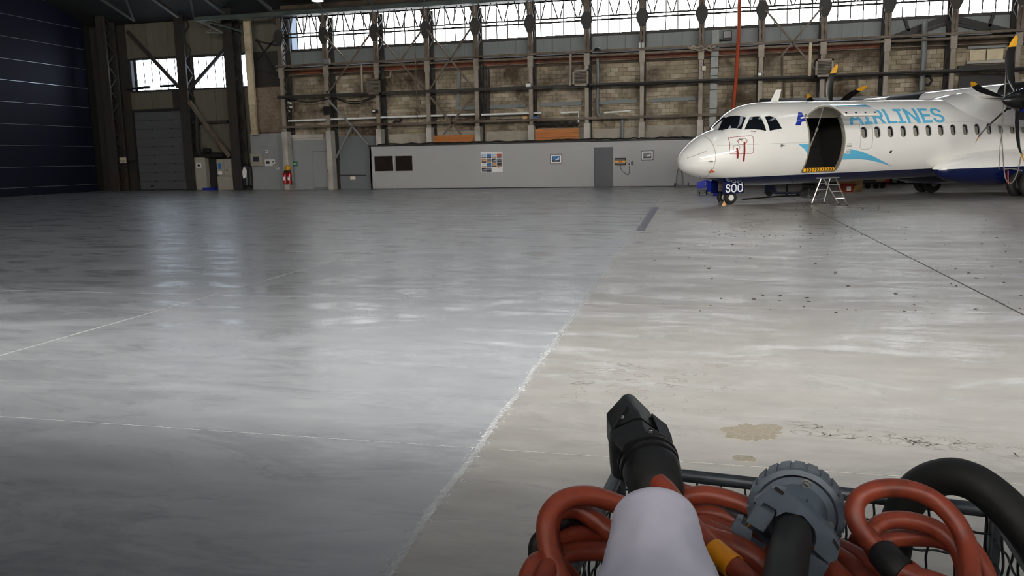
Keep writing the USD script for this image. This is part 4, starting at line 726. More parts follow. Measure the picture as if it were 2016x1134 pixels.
# sill plate with chevrons
tz = lambda z: RF * math.sqrt(max(0, 1 - ((z - ZC) / RF) ** 2))
sl = part('door_sill', MB().bbox(tz(1.0) - .12, tz(1.05) - .01, 2.2, 3.43, .965, 1.085, .01), 'yellow', smooth=False); m = MB()
for k in range(12):
    s = 2.26 + k * .1; x = tz(1.05) - .012; m.prism([(0, 0), (.035, 0), (.075, .055), (.035, .11), (0, .11), (.04, .055)], (x, s, .97), (0, 1, 0), (0, 0, 1), (1, 0, 0), .006)
part('chevron', m, 'boot_black', sl, smooth=False)
fr = rrect(2.11, 3.52, .93, 2.79, .12) - hole; part('door_frame', (loft(.006) - loft(-.1)) ^ slab(fr, .4, 1.8), 'window_glass')
# cargo door, swung up on its top hinge
HT, HZ = tz(2.74) + .01, 2.745; ang = 90.0
def swing(m): return m.translate((-HT, 0, -HZ)).rotate((0, -ang, 0)).translate((HT, 0, HZ))
dp = slab(rrect(2.17, 3.46, 1.0, 2.735, .1), .4, 1.8)
dr_ = part('cargo_door', swing((OUT - loft(-.03)) ^ dp), 'air_white'); part('door_lining', swing((loft(-.031) - loft(-.075)) ^ slab(rrect(2.2, 3.43, 1.03, 2.72, .1), .4, 1.8)), 'box_beige', dr_)
m = MB()
for s in (2.35, 2.82, 3.3): m.box(HT - .05, HT + .06, s - .05, s + .05, HZ - .02, HZ + .05)
part('hinge', m, 'air_white', smooth=False)
m = MB()
for k in range(4):
    q_ = swing(Manifold.cube((.05, .05, .05), True).translate((tz(1.08) - .02, 2.3 + .35 * k, 1.06))); m.add(q_)
part('latch', m, 'boot_black', dr_, smooth=False)
a, b, c = ont(1593.5, 292, 1.3), ont(1608.5, 255, 1.55), ont(1621, 212, 1.9)
part('door_strut', MB().tube([a, b], .022, 10).tube([b, c], .014, 10).lathe([(.001, -.05), (.04, -.04), (.04, .04), (.001, .05)], b, c - b, 12), 'alu_scratched', smooth=40)
# livery
Apts = px2sz([(1565.5, 247), (1571, 221), (1600, 221), (1600, 247), (1588, 247), (1588, 238.5), (1578, 240), (1576, 247)])
lt = part('livery_letter', decal([(s if s < 2.1 else min(s, 2.11), z) for s, z in Apts]), 'livery_blue', label='dark blue letter A')
part('letter_swoosh', (loft(.0055) - loft(.001)) ^ slab(px2sz([(1574, 232), (1579, 230), (1586, 229), (1592, 231), (1592, 233), (1583, 232.5), (1578, 234)])), 'air_white', lt)
tm = meshkit.text_mesh('AIRLINES', .46, 1.6, True); v = tm.vertices.copy(); kx = 3.95 / (v[:, 0].max() - v[:, 0].min()); Ltr = None
comps = []
for g in tm.split(only_watertight=False):
    v = g.vertices; V = np.c_[v[:, 2] + .25, 3.74 + v[:, 0] * kx + .0, 2.435 + v[:, 1]]
    mm_ = Manifold(m3.Mesh(V.astype(np.float32), g.faces.astype(np.uint32)))
    if mm_.volume() < 0: mm_ = Manifold(m3.Mesh(V.astype(np.float32), g.faces[:, ::-1].astype(np.uint32)))
    comps.append(mm_)
for k, mm_ in enumerate(comps):
    d_ = DEC ^ mm_
    if d_.num_tri(): part('livery_letter', d_, 'livery_cyan')
part('livery_stripe', decal([(s if s < 2.1 else 2.11, z) for s, z in px2sz([(1571.5, 284), (1592, 284), (1592, 303), (1584, 294)])]), 'livery_cyan')
part('livery_stripe', decal([(max(s, 3.525), z) for s, z in px2sz([(1658, 314.5), (1661, 302), (1672, 303), (1675, 293.5), (1695, 298), (1715, 306), (1737, 317), (1756, 327.5), (1735, 321), (1712, 315.5), (1690, 313)])]), 'livery_cyan')
def decal_n(pts, look, name, parent=None, off=.0035, label=None):
    P3 = A([onfus(*p) for p in pts]); n_ = A([fnorm(p) for p in P3]).mean(0); n_ /= np.linalg.norm(n_); ex = np.cross((0, 0, 1), n_); ex /= np.linalg.norm(ex); ey = np.cross(n_, ex); o = P3.mean(0)
    cs = CrossSection([np.c_[(P3 - o) @ ex, (P3 - o) @ ey]], m3.FillRule.NonZero); m = cs.extrude(.7).translate((0, 0, -.35)).transform(np.c_[np.stack([ex, ey, n_], 1), o])
    return part(name, (loft(off) - loft(-.004)) ^ m, look, parent, label=label)
part('livery_stripe', swing((DEC ^ dp) ^ slab([(2.17, 1.9), (2.17, 1.55), (2.75, 1.4), (3.46, 1.33), (3.46, 1.66), (3.0, 1.72), (2.9, 1.82), (2.6, 1.8), (2.5, 1.92)], .3, 1.8)), 'livery_cyan', dr_)
# seams, panels, placards
def ringcut(pts, wd=.012):
    cs = CrossSection([A(px2sz(pts), float)], m3.FillRule.EvenOdd); cs = cs if cs.area() > 0 else cs
    return cs.offset(wd / 2, m3.JoinType.Round, 2., 16) - cs.offset(-wd / 2, m3.JoinType.Round, 2., 16)
DN = loft(.003) - loft(-.003)
part('radome_seam', DN ^ Manifold.cube((4, .012, 4)).translate((-2, -.99, 0)), 'seam_grey'); part('radome_strip', DN ^ slab([onfus(1352, 311)[1:], onfus(1390, 297)[1:], onfus(1390, 298.3)[1:], onfus(1352, 312)[1:]], .1, 1.4), 'seam_grey')
part('skin_seam', DN ^ slab([(-.9, 1.89), (2.1, 1.89), (2.1, 1.897), (-.9, 1.897)], .3, 1.7), 'seam_grey'); part('skin_seam', DN ^ slab([(3.53, 2.42), (3.9, 2.425), (11, 2.425), (11, 2.43), (3.53, 2.43)], .3, 1.7), 'seam_grey')
pn = part('static_panel', DN ^ slab(ringcut([(1433.5, 271), (1480, 267), (1482.5, 270), (1483, 299), (1480.5, 302), (1438, 303), (1435, 300)], .013), .5, 1.7), 'streamer', label='thin red outline of the air data panel')
part('probe_plate', DN ^ slab(ringcut([(1452, 278), (1456, 273), (1466, 272), (1471, 276), (1470, 281), (1464, 284), (1455, 284)], .015), .5, 1.7), 'streamer', pn); part('probe_plate', DN ^ slab(ringcut([(1443, 291), (1446, 286), (1452, 285), (1456, 289), (1455, 295), (1450, 298), (1445, 297)], .015), .5, 1.7), 'seam_grey', pn)
def probe(px, py, L=.14): p = onfus(px, py); n_ = fnorm(p); return p, MB().lathe([(.02, 0), (.02, .03), (.012, .05), (.01, L), (.001, L + .01)], p, n_, 10)
for a, b in (((1449.5, 291), (1450.5, 312)), ((1464, 279), (1462.5, 318))):
    p0, p1 = onfus(*a), onfus(*b); e = A([.04, 0, 0]); m = MB()
    P_ = spl([p0 + e, onfus((a[0] + b[0]) / 2, (a[1] + b[1]) / 2) + e + [0, .02, 0], p1 + e], 5)
    for k in range(len(P_) - 1): m.bar(P_[k], P_[k + 1], .055, .008, (1, 0, 0))
    part('streamer', m, 'streamer', label='dark red remove-before-flight streamer', smooth=False)
for a in ((1403, 316), (1460, 277), (1540, 286), (1378, 345)): p, m = probe(*a); part('probe', m.bar(p + fnorm(p) * .1, p + fnorm(p) * .1 + A([0, -.13, .0]), .018), 'chrome')
p = onfus(1400, 336); m = MB()
for d in ((0, .16), (.09, -.05), (-.1, -.05), (.02, -.06)): m.bar(p + [.04, 0, 0], p + A([.05, d[0], d[1]]), .035, .02, (1, 0, 0))
part('pitot_cover', m, 'orange_plastic', label='orange probe cover with a tag', smooth=False)
part('exit_outline', DN ^ slab(ringcut([(1692, 246), (1716, 244), (1717.5, 252), (1716, 289), (1711, 293), (1696, 294), (1692.5, 290)], .012), .5, 1.7), 'seam_grey')
m = MB(); P0 = onfus(1667, 284)
for k in range(7):
    if k == 3: continue
    z = P0[2] - k * .045; q_ = DN ^ slab([(3.58, z), (3.78, z), (3.78, z + .02), (3.58, z + .02)], .5, 1.7); m.add(q_)
part('placard', m, 'seam_grey', smooth=False)
for a, b, c, d in ((1535, 281.5, 1543, 291.5), (1751, 296, 1756, 302)): p = onfus((a + c) / 2, (b + d) / 2); part('access_cap', MB().lathe([(.001, .006), (.045, .006), (.06, 0), (.06, -.02)], p, fnorm(p), 16).bar(p + fnorm(p) * .012 + [0, -.02, -.02], p + fnorm(p) * .012 + [0, .04, .05], .015), 'boot_black' if a > 1600 else 'seam_grey')
m = MB().prism([(0, 0), (.3, 0), (.42, .4), (.22, .4)], (-.012, 1.62, 3.23), (0, 1, 0), (0, 0, 1), (1, 0, 0), .024); part('blade_antenna', m, 'air_white', smooth=False)
wl = [onfus(1420, 259), onfus(1426, 256.5)]; part('wiper', MB().bar(wl[0] + [.02, -.02, .02], wl[1] + [.02, 0, .05], .02).bar(onfus(1478, 257.5) + [.02, 0, 0], onfus(1488, 258.5) + [.02, 0, 0], .03), 'boot_black', smooth=False)
# belly blister, wing, engines
ell = lambda c, r: Manifold.sphere(1.0, 72).scale(r).translate(c)
part('wing_fairing', (ell((0, 11.2, 2.62), (1.45, 3.75, .97)) - loft(-.2)), 'air_white', smooth=30)
AF = [(0, 0), (.012, .045), (.05, .085), (.12, .115), (.3, .14), (.5, .125), (.75, .07), (1, .005), (.75, -.02), (.5, -.035), (.3, -.05), (.12, -.05), (.05, -.04), (.012, -.025)]
def wsec(t):
    a = abs(t); k = max(0, (a - 4.3) / 8.0); return 9.4 + .42 * k, 2.6 - 1.2 * k, 3.33 + (.09 * max(0, a - 4.3)) * (1.0)
def wloft(ts, pts, grow=0.0):
    V, n_ = [], len(pts)
    for t in ts:
        le, ch, z = wsec(t); th = 1.0 - .25 * max(0, (abs(t) - 4.3) / 8)
        for x, y in pts: V.append((t, le + x * ch - grow, z + y * ch * th + (grow if y > 0 else -grow if y < 0 else 0)))
    k = len(ts); F = []
    for i in range(k - 1):
        for j in range(n_): F.append((i * n_ + j, i * n_ + (j + 1) % n_, (i + 1) * n_ + (j + 1) % n_, (i + 1) * n_ + j))
    m = MB().add(V, F)
    for st in (0, (k - 1) * n_): m.add(V[st:st + n_], [(0, j, j + 1) for j in range(1, n_ - 1)])
    return m
part('wing', wloft([-12.3, -8.3, -4.3, 0, 4.3, 8.3, 12.3], AF), 'air_white', smooth=35)
bp = [(.12, .115), (.05, .085), (.012, .045), (0, 0), (.012, -.025), (.05, -.04), (.12, -.05), (.1, 0)]
for a, b in ((1.68, 3.4), (-1.68, -3.4), (4.7, 12.2), (-4.7, -12.2)): part('wing_boot', wloft([a, (a + b) / 2, b], bp, .006), 'boot_black', smooth=35)
def nac(t):
    V = []; n_ = 32; th = np.arange(n_) * 2 * np.pi / n_
    for s, rx, rz_, zc_ in ((7.62, .3, .32, 2.95), (7.8, .36, .4, 2.93), (8.3, .43, .52, 2.9), (9.2, .46, .58, 2.9), (10.6, .46, .52, 2.92), (12.0, .38, .38, 3.0), (13.6, .12, .12, 3.15)):
        c, s_ = np.sign(np.cos(th)) * np.abs(np.cos(th)) ** .85, np.sign(np.sin(th)) * np.abs(np.sin(th)) ** .85; V.append(np.c_[t + rx * c, np.full(n_, s), zc_ + rz_ * s_])
    m = MB(); k = len(V); F = [(i * n_ + j, i * n_ + (j + 1) % n_, (i + 1) * n_ + (j + 1) % n_, (i + 1) * n_ + j) for i in range(k - 1) for j in range(n_)]
    m.add(np.vstack(V), F)
    for st, e in ((0, V[0].mean(0)), ((k - 1) * n_, V[-1].mean(0))): m.add(np.vstack([[e], np.vstack(V)[st:st + n_]]), [(0, j + 1, (j + 1) % n_ + 1) for j in range(n_)])
    return m
def prop(t, ph):
    SZ = 2.947; S0 = 7.48
    n_ = part('nacelle', nac(t), 'air_blue', smooth=40)
    part('air_intake', MB().lathe([(.001, 0), (.15, 0), (.19, .02), (.2, .14), (.19, .3)], (t, 7.68, 2.55), (0, 1, 0), 20), 'boot_black', n_, smooth=40)
    sp_ = part('spinner', MB().lathe([(.001, -.56), (.06, -.53), (.14, -.42), (.21, -.25), (.27, -.05), (.3, .12), (.3, .2), (.001, .2)], (t, S0, SZ), (0, 1, 0), 28), 'prop_black', smooth=40)
    for k in range(6):
        a = ph + k * math.pi / 3; er = A([math.cos(a), 0, math.sin(a)]); et = A([-math.sin(a), 0, math.cos(a)]); es = A([0, 1, 0])
        def sec(r0, r1, nn):
            V = []
            for r in np.linspace(r0, r1, nn):
                x = r / 1.965; ch = np.interp(x, [.1, .2, .35, .6, .85, .95, 1.0], [.09, .14, .25, .29, .22, .15, .04]); tk = np.interp(x, [.1, .3, 1], [.09, .04, .012]); tw = math.radians(np.interp(x, [.1, 1], [80, 62]))
                cd = es * math.sin(tw) + et * math.cos(tw) * -1; nd = np.cross(er, cd); o = A([t, S0, SZ]) + er * r + (es * -.13 + et * .05) * math.sin(math.pi * min(1, x * 1.02)) + es * .16 * max(0, x - .72) / .28
                for u_, w_ in ((-.5, 0), (-.25, .5), (.15, .45), (.5, 0), (.15, -.45), (-.25, -.5)): V.append(o + cd * ch * u_ + nd * tk * w_)
            F = [(i * 6 + j, i * 6 + (j + 1) % 6, (i + 1) * 6 + (j + 1) % 6, (i + 1) * 6 + j) for i in range(nn - 1) for j in range(6)]
            m = MB().add(V, F)
            for st in (0, (nn - 1) * 6): m.add(V[st:st + 6], [(0, j, j + 1) for j in range(1, 5)])
            return m
        b_ = part('propeller_blade', sec(.22, 1.62, 16), 'prop_black', smooth=50); part('blade_tip', sec(1.62, 1.965, 7), 'prop_tip', b_, smooth=50)
        r0 = A([t, S0, SZ]) + er * .24; part('blade_root', MB().cyl(r0, r0 + er * .1, .075, 12), 'prop_black', b_, smooth=40)
prop(4.05, 1.725); prop(-4.05, 1.58)
# sponsons and landing gear
for sg in (1, -1):
    e = ell((sg * 1.15, 10.4, .83), (.72, 3.0, .62)) - loft(-.2, 64)
    a, b = e.split_by_plane((0, 0, 1.), ZL - .02); part('gear_fairing', a, 'air_white', smooth=30); part('gear_fairing', b, 'air_navy', smooth=30, label='navy lower gear fairing')
    gz = -10.4 * math.tan(PHI)
    lg = part('main_leg', MB().bar((sg * 1.6, 10.4, .6), (sg * 2.05, 10.4, gz + .42), .18, .16, (0, 1, 0)).bar((sg * 1.3, 10.9, .5), (sg * 2.0, 10.45, gz + .45), .08).cyl((sg * 1.72, 10.4, gz + .42), (sg * 2.38, 10.4, gz + .42), .06), 'boot_black', smooth=False)
    for tt in (1.82, 2.28):
        wh = part('main_wheel', MB().lathe([(.2, -.1), (.33, -.115), (.39, -.09), (.42, -.04), (.42, .04), (.39, .09), (.33, .115), (.2, .1)], (sg * tt, 10.4, gz + .42), (1, 0, 0), 32), 'tyre', smooth=40); part('wheel_hub', MB().lathe([(.001, -.06), (.08, -.07), (.12, -.05), (.21, -.09), (.21, .09), (.12, .05), (.08, .07), (.001, .06)], (sg * tt, 10.4, gz + .42), (1, 0, 0), 20), 'galvanised', wh, smooth=40)
p = ons(1870, 326, 8.6); part('fairing_vent', MB().bbox(p[0] - .25, p[0] + .03, 8.35, 8.85, .95, 1.13, .03), 'steel_black', smooth=False)
part('nose_leg', MB().cyl((0, .02, .21), (0, .08, .75), .06).bar((0, .08, .5), (0, .6, .8), .05).bar((-.22, .02, .215), (.22, .02, .215), .05).box(-.1, .1, -.25, .0, .42, .68), 'steel_brown', smooth=False)
for tt in (-.2, .2):
    wh = part('nose_wheel', MB().lathe([(.1, -.06), (.17, -.075), (.205, -.055), (.218, -.02), (.218, .02), (.205, .055), (.17, .075), (.1, .06)], (tt, .02, .218), (1, 0, 0), 30), 'tyre', smooth=40); part('wheel_hub', MB().lathe([(.001, -.03), (.03, -.04), (.05, -.02), (.11, -.055), (.11, .055), (.05, .02), (.03, .04), (.001, .03)], (tt, .02, .218), (1, 0, 0), 18), 'white_plastic', wh, smooth=40)
TD = .36; a, b = ont(1428.5, 379, TD), ont(1463, 361.5, TD)
gd = part('nose_gear_door', MB().bbox(TD - .03, TD, a[1] - .1, b[1] + .04, a[2] - .05, b[2] + .12, .01), 'air_navy', smooth=False); part('nose_gear_door', MB().bbox(-TD, -TD + .03, a[1] - .1, b[1] + .04, a[2] - .05, b[2] + .12, .01), 'air_navy', smooth=False)
tm = meshkit.text_mesh('SOO', b[2] - a[2], .006, True); v = tm.vertices; kx = (b[1] - a[1]) / (v[:, 0].max() - v[:, 0].min())
part('registration', MB().add(np.c_[TD + v[:, 2], a[1] + (v[:, 0] - v[:, 0].min()) * kx, a[2] + v[:, 1]], tm.faces), 'white_print', gd, smooth=False, label='white letters SOO')
part('door_flag', MB().box(.1, .13, -.2, -.05, .36, .7), 'streamer', smooth=False, label='red streamer at the nose gear')
# tail, out of the frame to the right
part('fin', MB().prism([(15.5, 3.1), (18.5, 3.6), (20.2, 7.4), (21.9, 7.4), (21.4, 3.0)], (-.12, 0, 0), (0, 1, 0), (0, 0, 1), (1, 0, 0), .24), 'air_navy', smooth=False); part('tailplane', MB().bbox(-3.6, 3.6, 20.2, 21.9, 7.3, 7.5, .06), 'air_white', smooth=False)
# rope tied from the near propeller
sp3 = lambda pts, s=7.3: [tuple((AM @ np.r_[ons(x, y, s), 1])[:3]) for x, y in pts]
t = thing('propeller_tie', 'pale strap tied down from a blade of the near propeller', 'strap', sp3([(1974, 250)])[0])
obj('strap', MB().tube(spl(sp3([(1982, 117), (1978, 180), (1974, 237), (1972, 267), (1975, 310), (1977, 335), (1981, 354), (1992, 360), (2003, 340), (2010, 309)]), 5), .018, 6), 'strap', t, smooth=40); obj('loose_end', MB().tube(spl(sp3([(1972, 265), (1969, 290), (1967, 333)]), 4), .013, 5).tube(spl(sp3([(1977, 333), (1992, 332), (2012, 336)]), 4), .02, 6), 'strap', t, smooth=40)
a = sp3([(1984, 336), (1984, 363)]); obj('flag', MB().bar(a[0], a[1], .1, .012, (1, 0, 0)), 'red_gloss', t, label='red flag')
# ================================================================ THINGS ON THE FLOOR ROUND THE AIRCRAFT
def gbox(px0, px1, py_base, py_top, d=None):     # a box standing on the floor: x0, x1, y, height
    a, b = FL(px0, py_base), FL(px1, py_base); Y = (a[1] + b[1]) / 2; return a[0], b[0], Y, W((px0 + px1) / 2, py_top, Y)[1]
# step ladder
pf = lambda x, y: FL(x, y)
f0, f1, f2, f3 = pf(1597, 402.5), pf(1621, 400.5), pf(1652, 404), pf(1667.5, 404.5)   # back feet, front feet
cx_ = (f0 + f1 + f2 + f3) / 4; zt_ = W(1626, 351, cx_[1])[1]
t0, t1 = A([W(1617, 351, f0[1])[0], f0[1] + .05, zt_]), A([W(1640, 350, f1[1])[0], f1[1] - .0, zt_])
t = thing('step_ladder', 'aluminium step ladder standing open below the cargo door', 'step ladder', (cx_[0], cx_[1], 0))
u_ = A([.06, -.02, 0])
for a, b, nm in ((f0, t0, 'rear_rail'), (f1, t0 + (t1 - t0) * .75, 'rear_rail'), (f2, t0 + u_, 'front_rail'), (f3, t1 + u_, 'front_rail')): obj(nm, MB().bar(a, b, .045, .03, (1, 0, 0)), 'alu_scratched', t); 
for a in (f0, f1, f2, f3): obj('foot', MB().bbox(a[0] - .035, a[0] + .035, a[1] - .035, a[1] + .035, 0, .05), 'black_rubber', t)
for k in range(1, 4):
    w_ = k / 4; a, b = f2 + (t0 + u_ - f2) * w_, f3 + (t1 + u_ - f3) * w_; obj('step', MB().bar(a, b, .16, .03), 'aluminium', t)
obj('platform', MB().bar(t0 - [.05, 0, 0], t1 + [.1, 0, 0], .25, .035), 'aluminium', t)
for w_ in (.2, .55, .8): obj('rear_brace', MB().bar(f0 + (t0 - f0) * w_, f1 + (t0 + (t1 - t0) * .75 - f1) * w_, .04, .02), 'aluminium', t)
# chock and wheel block
a, b, Y, h = gbox(1421, 1430, 404.5, 394); t = thing('wheel_chock', 'brown wooden chock against the nose wheel', 'chock', (a, Y, 0)); obj('wedge', MB().prism([(0, 0), (b - a, 0), ((b - a) * .5, h)], (a, Y - .05, 0), (1, 0, 0), (0, 0, 1), (0, 1, 0), .14), 'wood_plain', t); obj('rope', MB().tube(spl([(b, Y, .05), (b + .1, Y - .1, .01), (b + .25, Y - .05, .01)], 4), .01, 5), 'strap', t)
a, b, Y, h = gbox(1414, 1425, 404, 396); single('wheel_chock', MB().prism([(0, 0), (b - a, 0), (b - a - .05, h), (.05, h)], (a, Y - .0, 0), (1, 0, 0), (0, 0, 1), (0, 1, 0), .2), 'black_rubber', 'black rubber chock under the far nose wheel', 'chock')
# blue wheeled bin behind the nose gear
a, b, Y, h = gbox(1389, 1411, 383, 354); t = thing('wheeled_bin', 'bright blue wheeled bin with its lid open, behind the nose gear', 'bin', (a, Y, 0))
obj('body', MB().add(Manifold.hull_points(A([(a + .06, Y - .2, .12), (b - .06, Y - .2, .12), (a + .06, Y + .25, .12), (b - .06, Y + .25, .12), (a, Y - .28, h), (b, Y - .28, h), (a, Y + .3, h), (b, Y + .3, h)]))), 'blue_bin', t)
obj('rim', MB().bbox(a - .04, b + .04, Y - .32, Y - .26, h - .04, h + .02).bbox(a - .04, b + .04, Y + .28, Y + .33, h - .04, h + .02), 'blue_bin', t); obj('lid', MB().prism([(0, 0), (-.34, -.02), (-.36, .24), (-.02, .3)], (a, Y - .3, h - .32), (1, 0, 0), (0, 0, 1), (0, 1, 0), .5), 'blue_bin', t, label='blue lid hanging to the left')
for x in (a + .04, b - .06): obj('wheel', MB().lathe([(.02, -.03), (.1, -.03), (.1, .03), (.02, .03)], (x, Y - .22, .1), (1, 0, 0), 14), 'tyre', t)
a, b, Y, h = gbox(1372, 1389, 384, 374); t = thing('floor_fan', 'small grey wheeled base beside the blue bin', 'castor base', (a, Y, 0)); obj('body', MB().bbox(a, b, Y - .15, Y + .15, .06, h, .03), 'steel_grey', t); obj('castor', MB().lathe([(.01, -.02), (.07, -.02), (.07, .02), (.01, .02)], (a + .1, Y - .17, .07), (1, 0, 0), 12), 'tyre', t)
a, b, Y, h = gbox(1404, 1432, 385, 376); t = thing('blue_crate', 'low blue crate on the floor right of the blue bin', 'crate', (a, Y, 0)); obj('body', MB().box(a, b, Y - .2, Y - .17, 0, h).box(a, b, Y + .17, Y + .2, 0, h).box(a, a + .03, Y - .2, Y + .2, 0, h).box(b - .03, b, Y - .2, Y + .2, 0, h).box(a, b, Y - .2, Y + .2, 0, .02), 'blue_bin', t); obj('rim', MB().bbox(a - .01, b + .01, Y - .22, Y - .19, h - .03, h), 'blue_bin', t)
# pallet truck
a, b, Y, h = gbox(1505, 1577, 386, 366); t = thing('pallet_truck', 'dark blue pallet truck under the fuselage', 'pallet truck', (a, Y, 0))
for dy in (-.25, .25): f_ = obj('fork', MB().bbox(a + .35, b, Y + dy - .08, Y + dy + .08, .09, .15, .01), 'blue_steel', t); obj('fork_roller', MB().lathe([(.01, -.05), (.04, -.05), (.04, .05), (.01, .05)], (b - .1, Y + dy, .045), (0, 1, 0), 12), 'tyre', f_)
obj('pump_body', MB().prism([(0, .1), (.55, .1), (.42, .2), (.3, .5), (.05, .5), (0, .4)], (a, Y - .22, 0), (1, 0, 0), (0, 0, 1), (0, 1, 0), .44), 'blue_steel', t)
obj('steer_wheel', MB().lathe([(.01, -.05), (.1, -.05), (.1, .05), (.01, .05)], (a + .15, Y - .27, .1), (0, 1, 0), 16).lathe([(.01, -.05), (.1, -.05), (.1, .05), (.01, .05)], (a + .15, Y + .1, .1), (0, 1, 0), 16), 'tyre', t); obj('handle', MB().tube(spl([(a + .12, Y, .4), (a + .1, Y, .62), (a + .14, Y, .7)], 4), .02, 6), 'steel_black', t)
a, b = FL(1549, 386), 0; Y = a[1]; single('jack_post', MB().bbox(a[0] - .04, a[0] + .04, Y - .04, Y + .04, .02, W(1549, 362, Y)[1]).bbox(a[0] - .15, a[0] + .15, Y - .15, Y + .15, 0, .03), 'steel_black', 'dark upright stand on the floor right of the pallet truck pump', 'stand')
a, b, Y, h = gbox(1578, 1604, 387, 357); t = thing('ground_trolley', 'black equipment trolley behind the step ladder', 'trolley', (a, Y, 0)); obj('body', MB().bbox(a, b, Y - .2, Y + .4, .3, h - .1, .03), 'steel_black', t); obj('tray', MB().bbox(a - .05, b + .1, Y - .25, Y + .45, h - .1, h - .04), 'steel_dark', t); obj('tools', MB().bbox(a + .1, a + .3, Y - .1, Y, h - .04, h + .04).bbox(a + .35, b, Y, Y + .15, h - .04, h + .06), 'steel_grey', t)
for x in (a + .06, b - .06): obj('wheel', MB().lathe([(.02, -.04), (.15, -.04), (.16, 0), (.15, .04), (.02, .04)], (x, Y - .25, .16), (0, 1, 0), 16), 'tyre', t)
# tub, cups, boxes, board, dolly behind the ladder
Y = FL(1664, 378)[1]; c = FL(1663, 377.5); r = .34; h = W(1663, 362, Y)[1]
t = thing('orange_tub', 'orange plastic tub on the floor behind the step ladder', 'tub', (c[0], Y, 0)); obj('body', MB().lathe([(.001, 0), (r * .8, 0), (r, h), (r + .03, h), (r + .03, h - .03), (r * .95, h - .04), (r * .76, .02), (.001, .02)], (c[0], Y, 0), n=28), 'orange_plastic', t, smooth=40); obj('rim', MB().lathe([(r + .03, h - .06), (r + .05, h - .06), (r + .05, h), (r + .03, h)], (c[0], Y, 0), n=28), 'streamer', t); obj('label_print', MB().box(c[0] - .02, c[0] + .14, Y - r - .01, Y - r + .03, .05, .24), 'white_print', t)
t = thing('white_can', 'white can standing on a box above the orange tub', 'can', (c[0] + .12, Y + .45, 0)); bz = .42; obj('body', MB().lathe([(.001, 0), (.09, 0), (.09, .2), (.001, .2)], (c[0] + .12, Y + .5, bz), n=16), 'white_plastic', t); obj('lid', MB().lathe([(.001, .2), (.093, .2), (.093, .23), (.001, .23)], (c[0] + .12, Y + .5, bz), n=16), 'red_gloss', t)
for k, (p0, p1, pt, pb, dy, lab) in enumerate(((1652, 1672, 354, 372, .35, 'cardboard box directly behind the orange tub'), (1673, 1699, 352, 372, .6, 'wide cardboard box right of the orange tub'), (1728, 1743, 351, 361, 1.2, 'brown box on the low dolly'))):
    Yb = Y + dy; x0, x1 = W(p0, 360, Yb)[0], W(p1, 360, Yb)[0]; z1 = W(p0, pt, Yb)[1]; z0 = 0 if k < 2 else .36
    t = thing('cardboard_box', lab, 'box', (x0, Yb, z0)); top = z1 if k else .42; obj('body', MB().bbox(x0, x1, Yb, Yb + .4, z0, top, .01), 'cardboard', t); obj('tape', MB().box(x0 + .01, x1 - .01, Yb + .18, Yb + .22, top - .001, top + .003).box((x0 + x1) / 2 - .03, (x0 + x1) / 2 + .03, Yb - .003, Yb, z0 + .02, top), 'tan_print', t)
a, b, c_, d = FL(1676, 377), FL(1688, 376), 0, 0; z1 = W(1693, 364, a[1])[1]
single('wood_board', MB().prism([(0, 0), (.12, 0), (.42, z1), (.34, z1 + .02), (.0, .15)], (a[0], a[1], 0), (1, 0, 0), (0, 0, 1), (0, 1, 0), .05), 'wood_plain', 'plain wooden board leaning beside the orange tub', 'board')
Yd = FL(1720, 370.5)[1]; x0, x1 = W(1684, 362, Yd)[0], W(1741, 362, Yd)[0]; zd = W(1712, 360.5, Yd)[1]; t = thing('low_dolly', 'flat black dolly on castors under the fuselage', 'dolly', (x0, Yd, 0)); zd = max(.3, zd)
obj('deck', MB().bbox(x0, x1, Yd - .3, Yd + .5, zd - .06, zd, .01), 'steel_black', t)
for px in (1706, 1722, 1735):
    x = W(px, 368, Yd)[0]; obj('castor', MB().lathe([(.02, -.035), (.11, -.035), (.12, 0), (.11, .035), (.02, .035)], (x, Yd - .26, .12), (.3, 1, 0), 14).box(x - .04, x + .04, Yd - .28, Yd - .24, .12, zd - .06), 'tyre', t)
for k, (p0, p1, pt, m_, lab) in enumerate(((1743, 1752, 350, 'red_gloss', 'red machine body on the floor far behind the belly'), (1757, 1767, 349, 'steel_grey', 'grey post far behind the belly right of the red machine'), (1768, 1781, 349, 'steel_black', 'black cabinet far behind the belly'), (1782, 1802, 349, 'white_plastic', 'white cabinet far behind the belly, left of the main wheels'))):
    a = FL((p0 + p1) / 2, 362.5); Yq = a[1]; x0, x1 = W(p0, 355, Yq)[0], W(p1, 355, Yq)[0]; h = .85
    t = thing('floor_machine', lab, 'machine', (x0, Yq, 0)); obj('body', MB().bbox(x0, x1, Yq, Yq + .4, .06, h, .03), m_, t); obj('base', MB().bbox(x0 + .02, x1 - .02, Yq + .02, Yq + .38, 0, .06), 'steel_black', t)
run_pts = [FL(1462, 394), FL(1490, 391.5), FL(1530, 388), FL(1575, 386)]
single('floor_cable', MB().tube(spl([p + [0, 0, .03] for p in run_pts], 6), .025, 8), 'cable_black', 'black cable across the floor from the nose wheel to the pallet truck', 'cable', smooth=40)

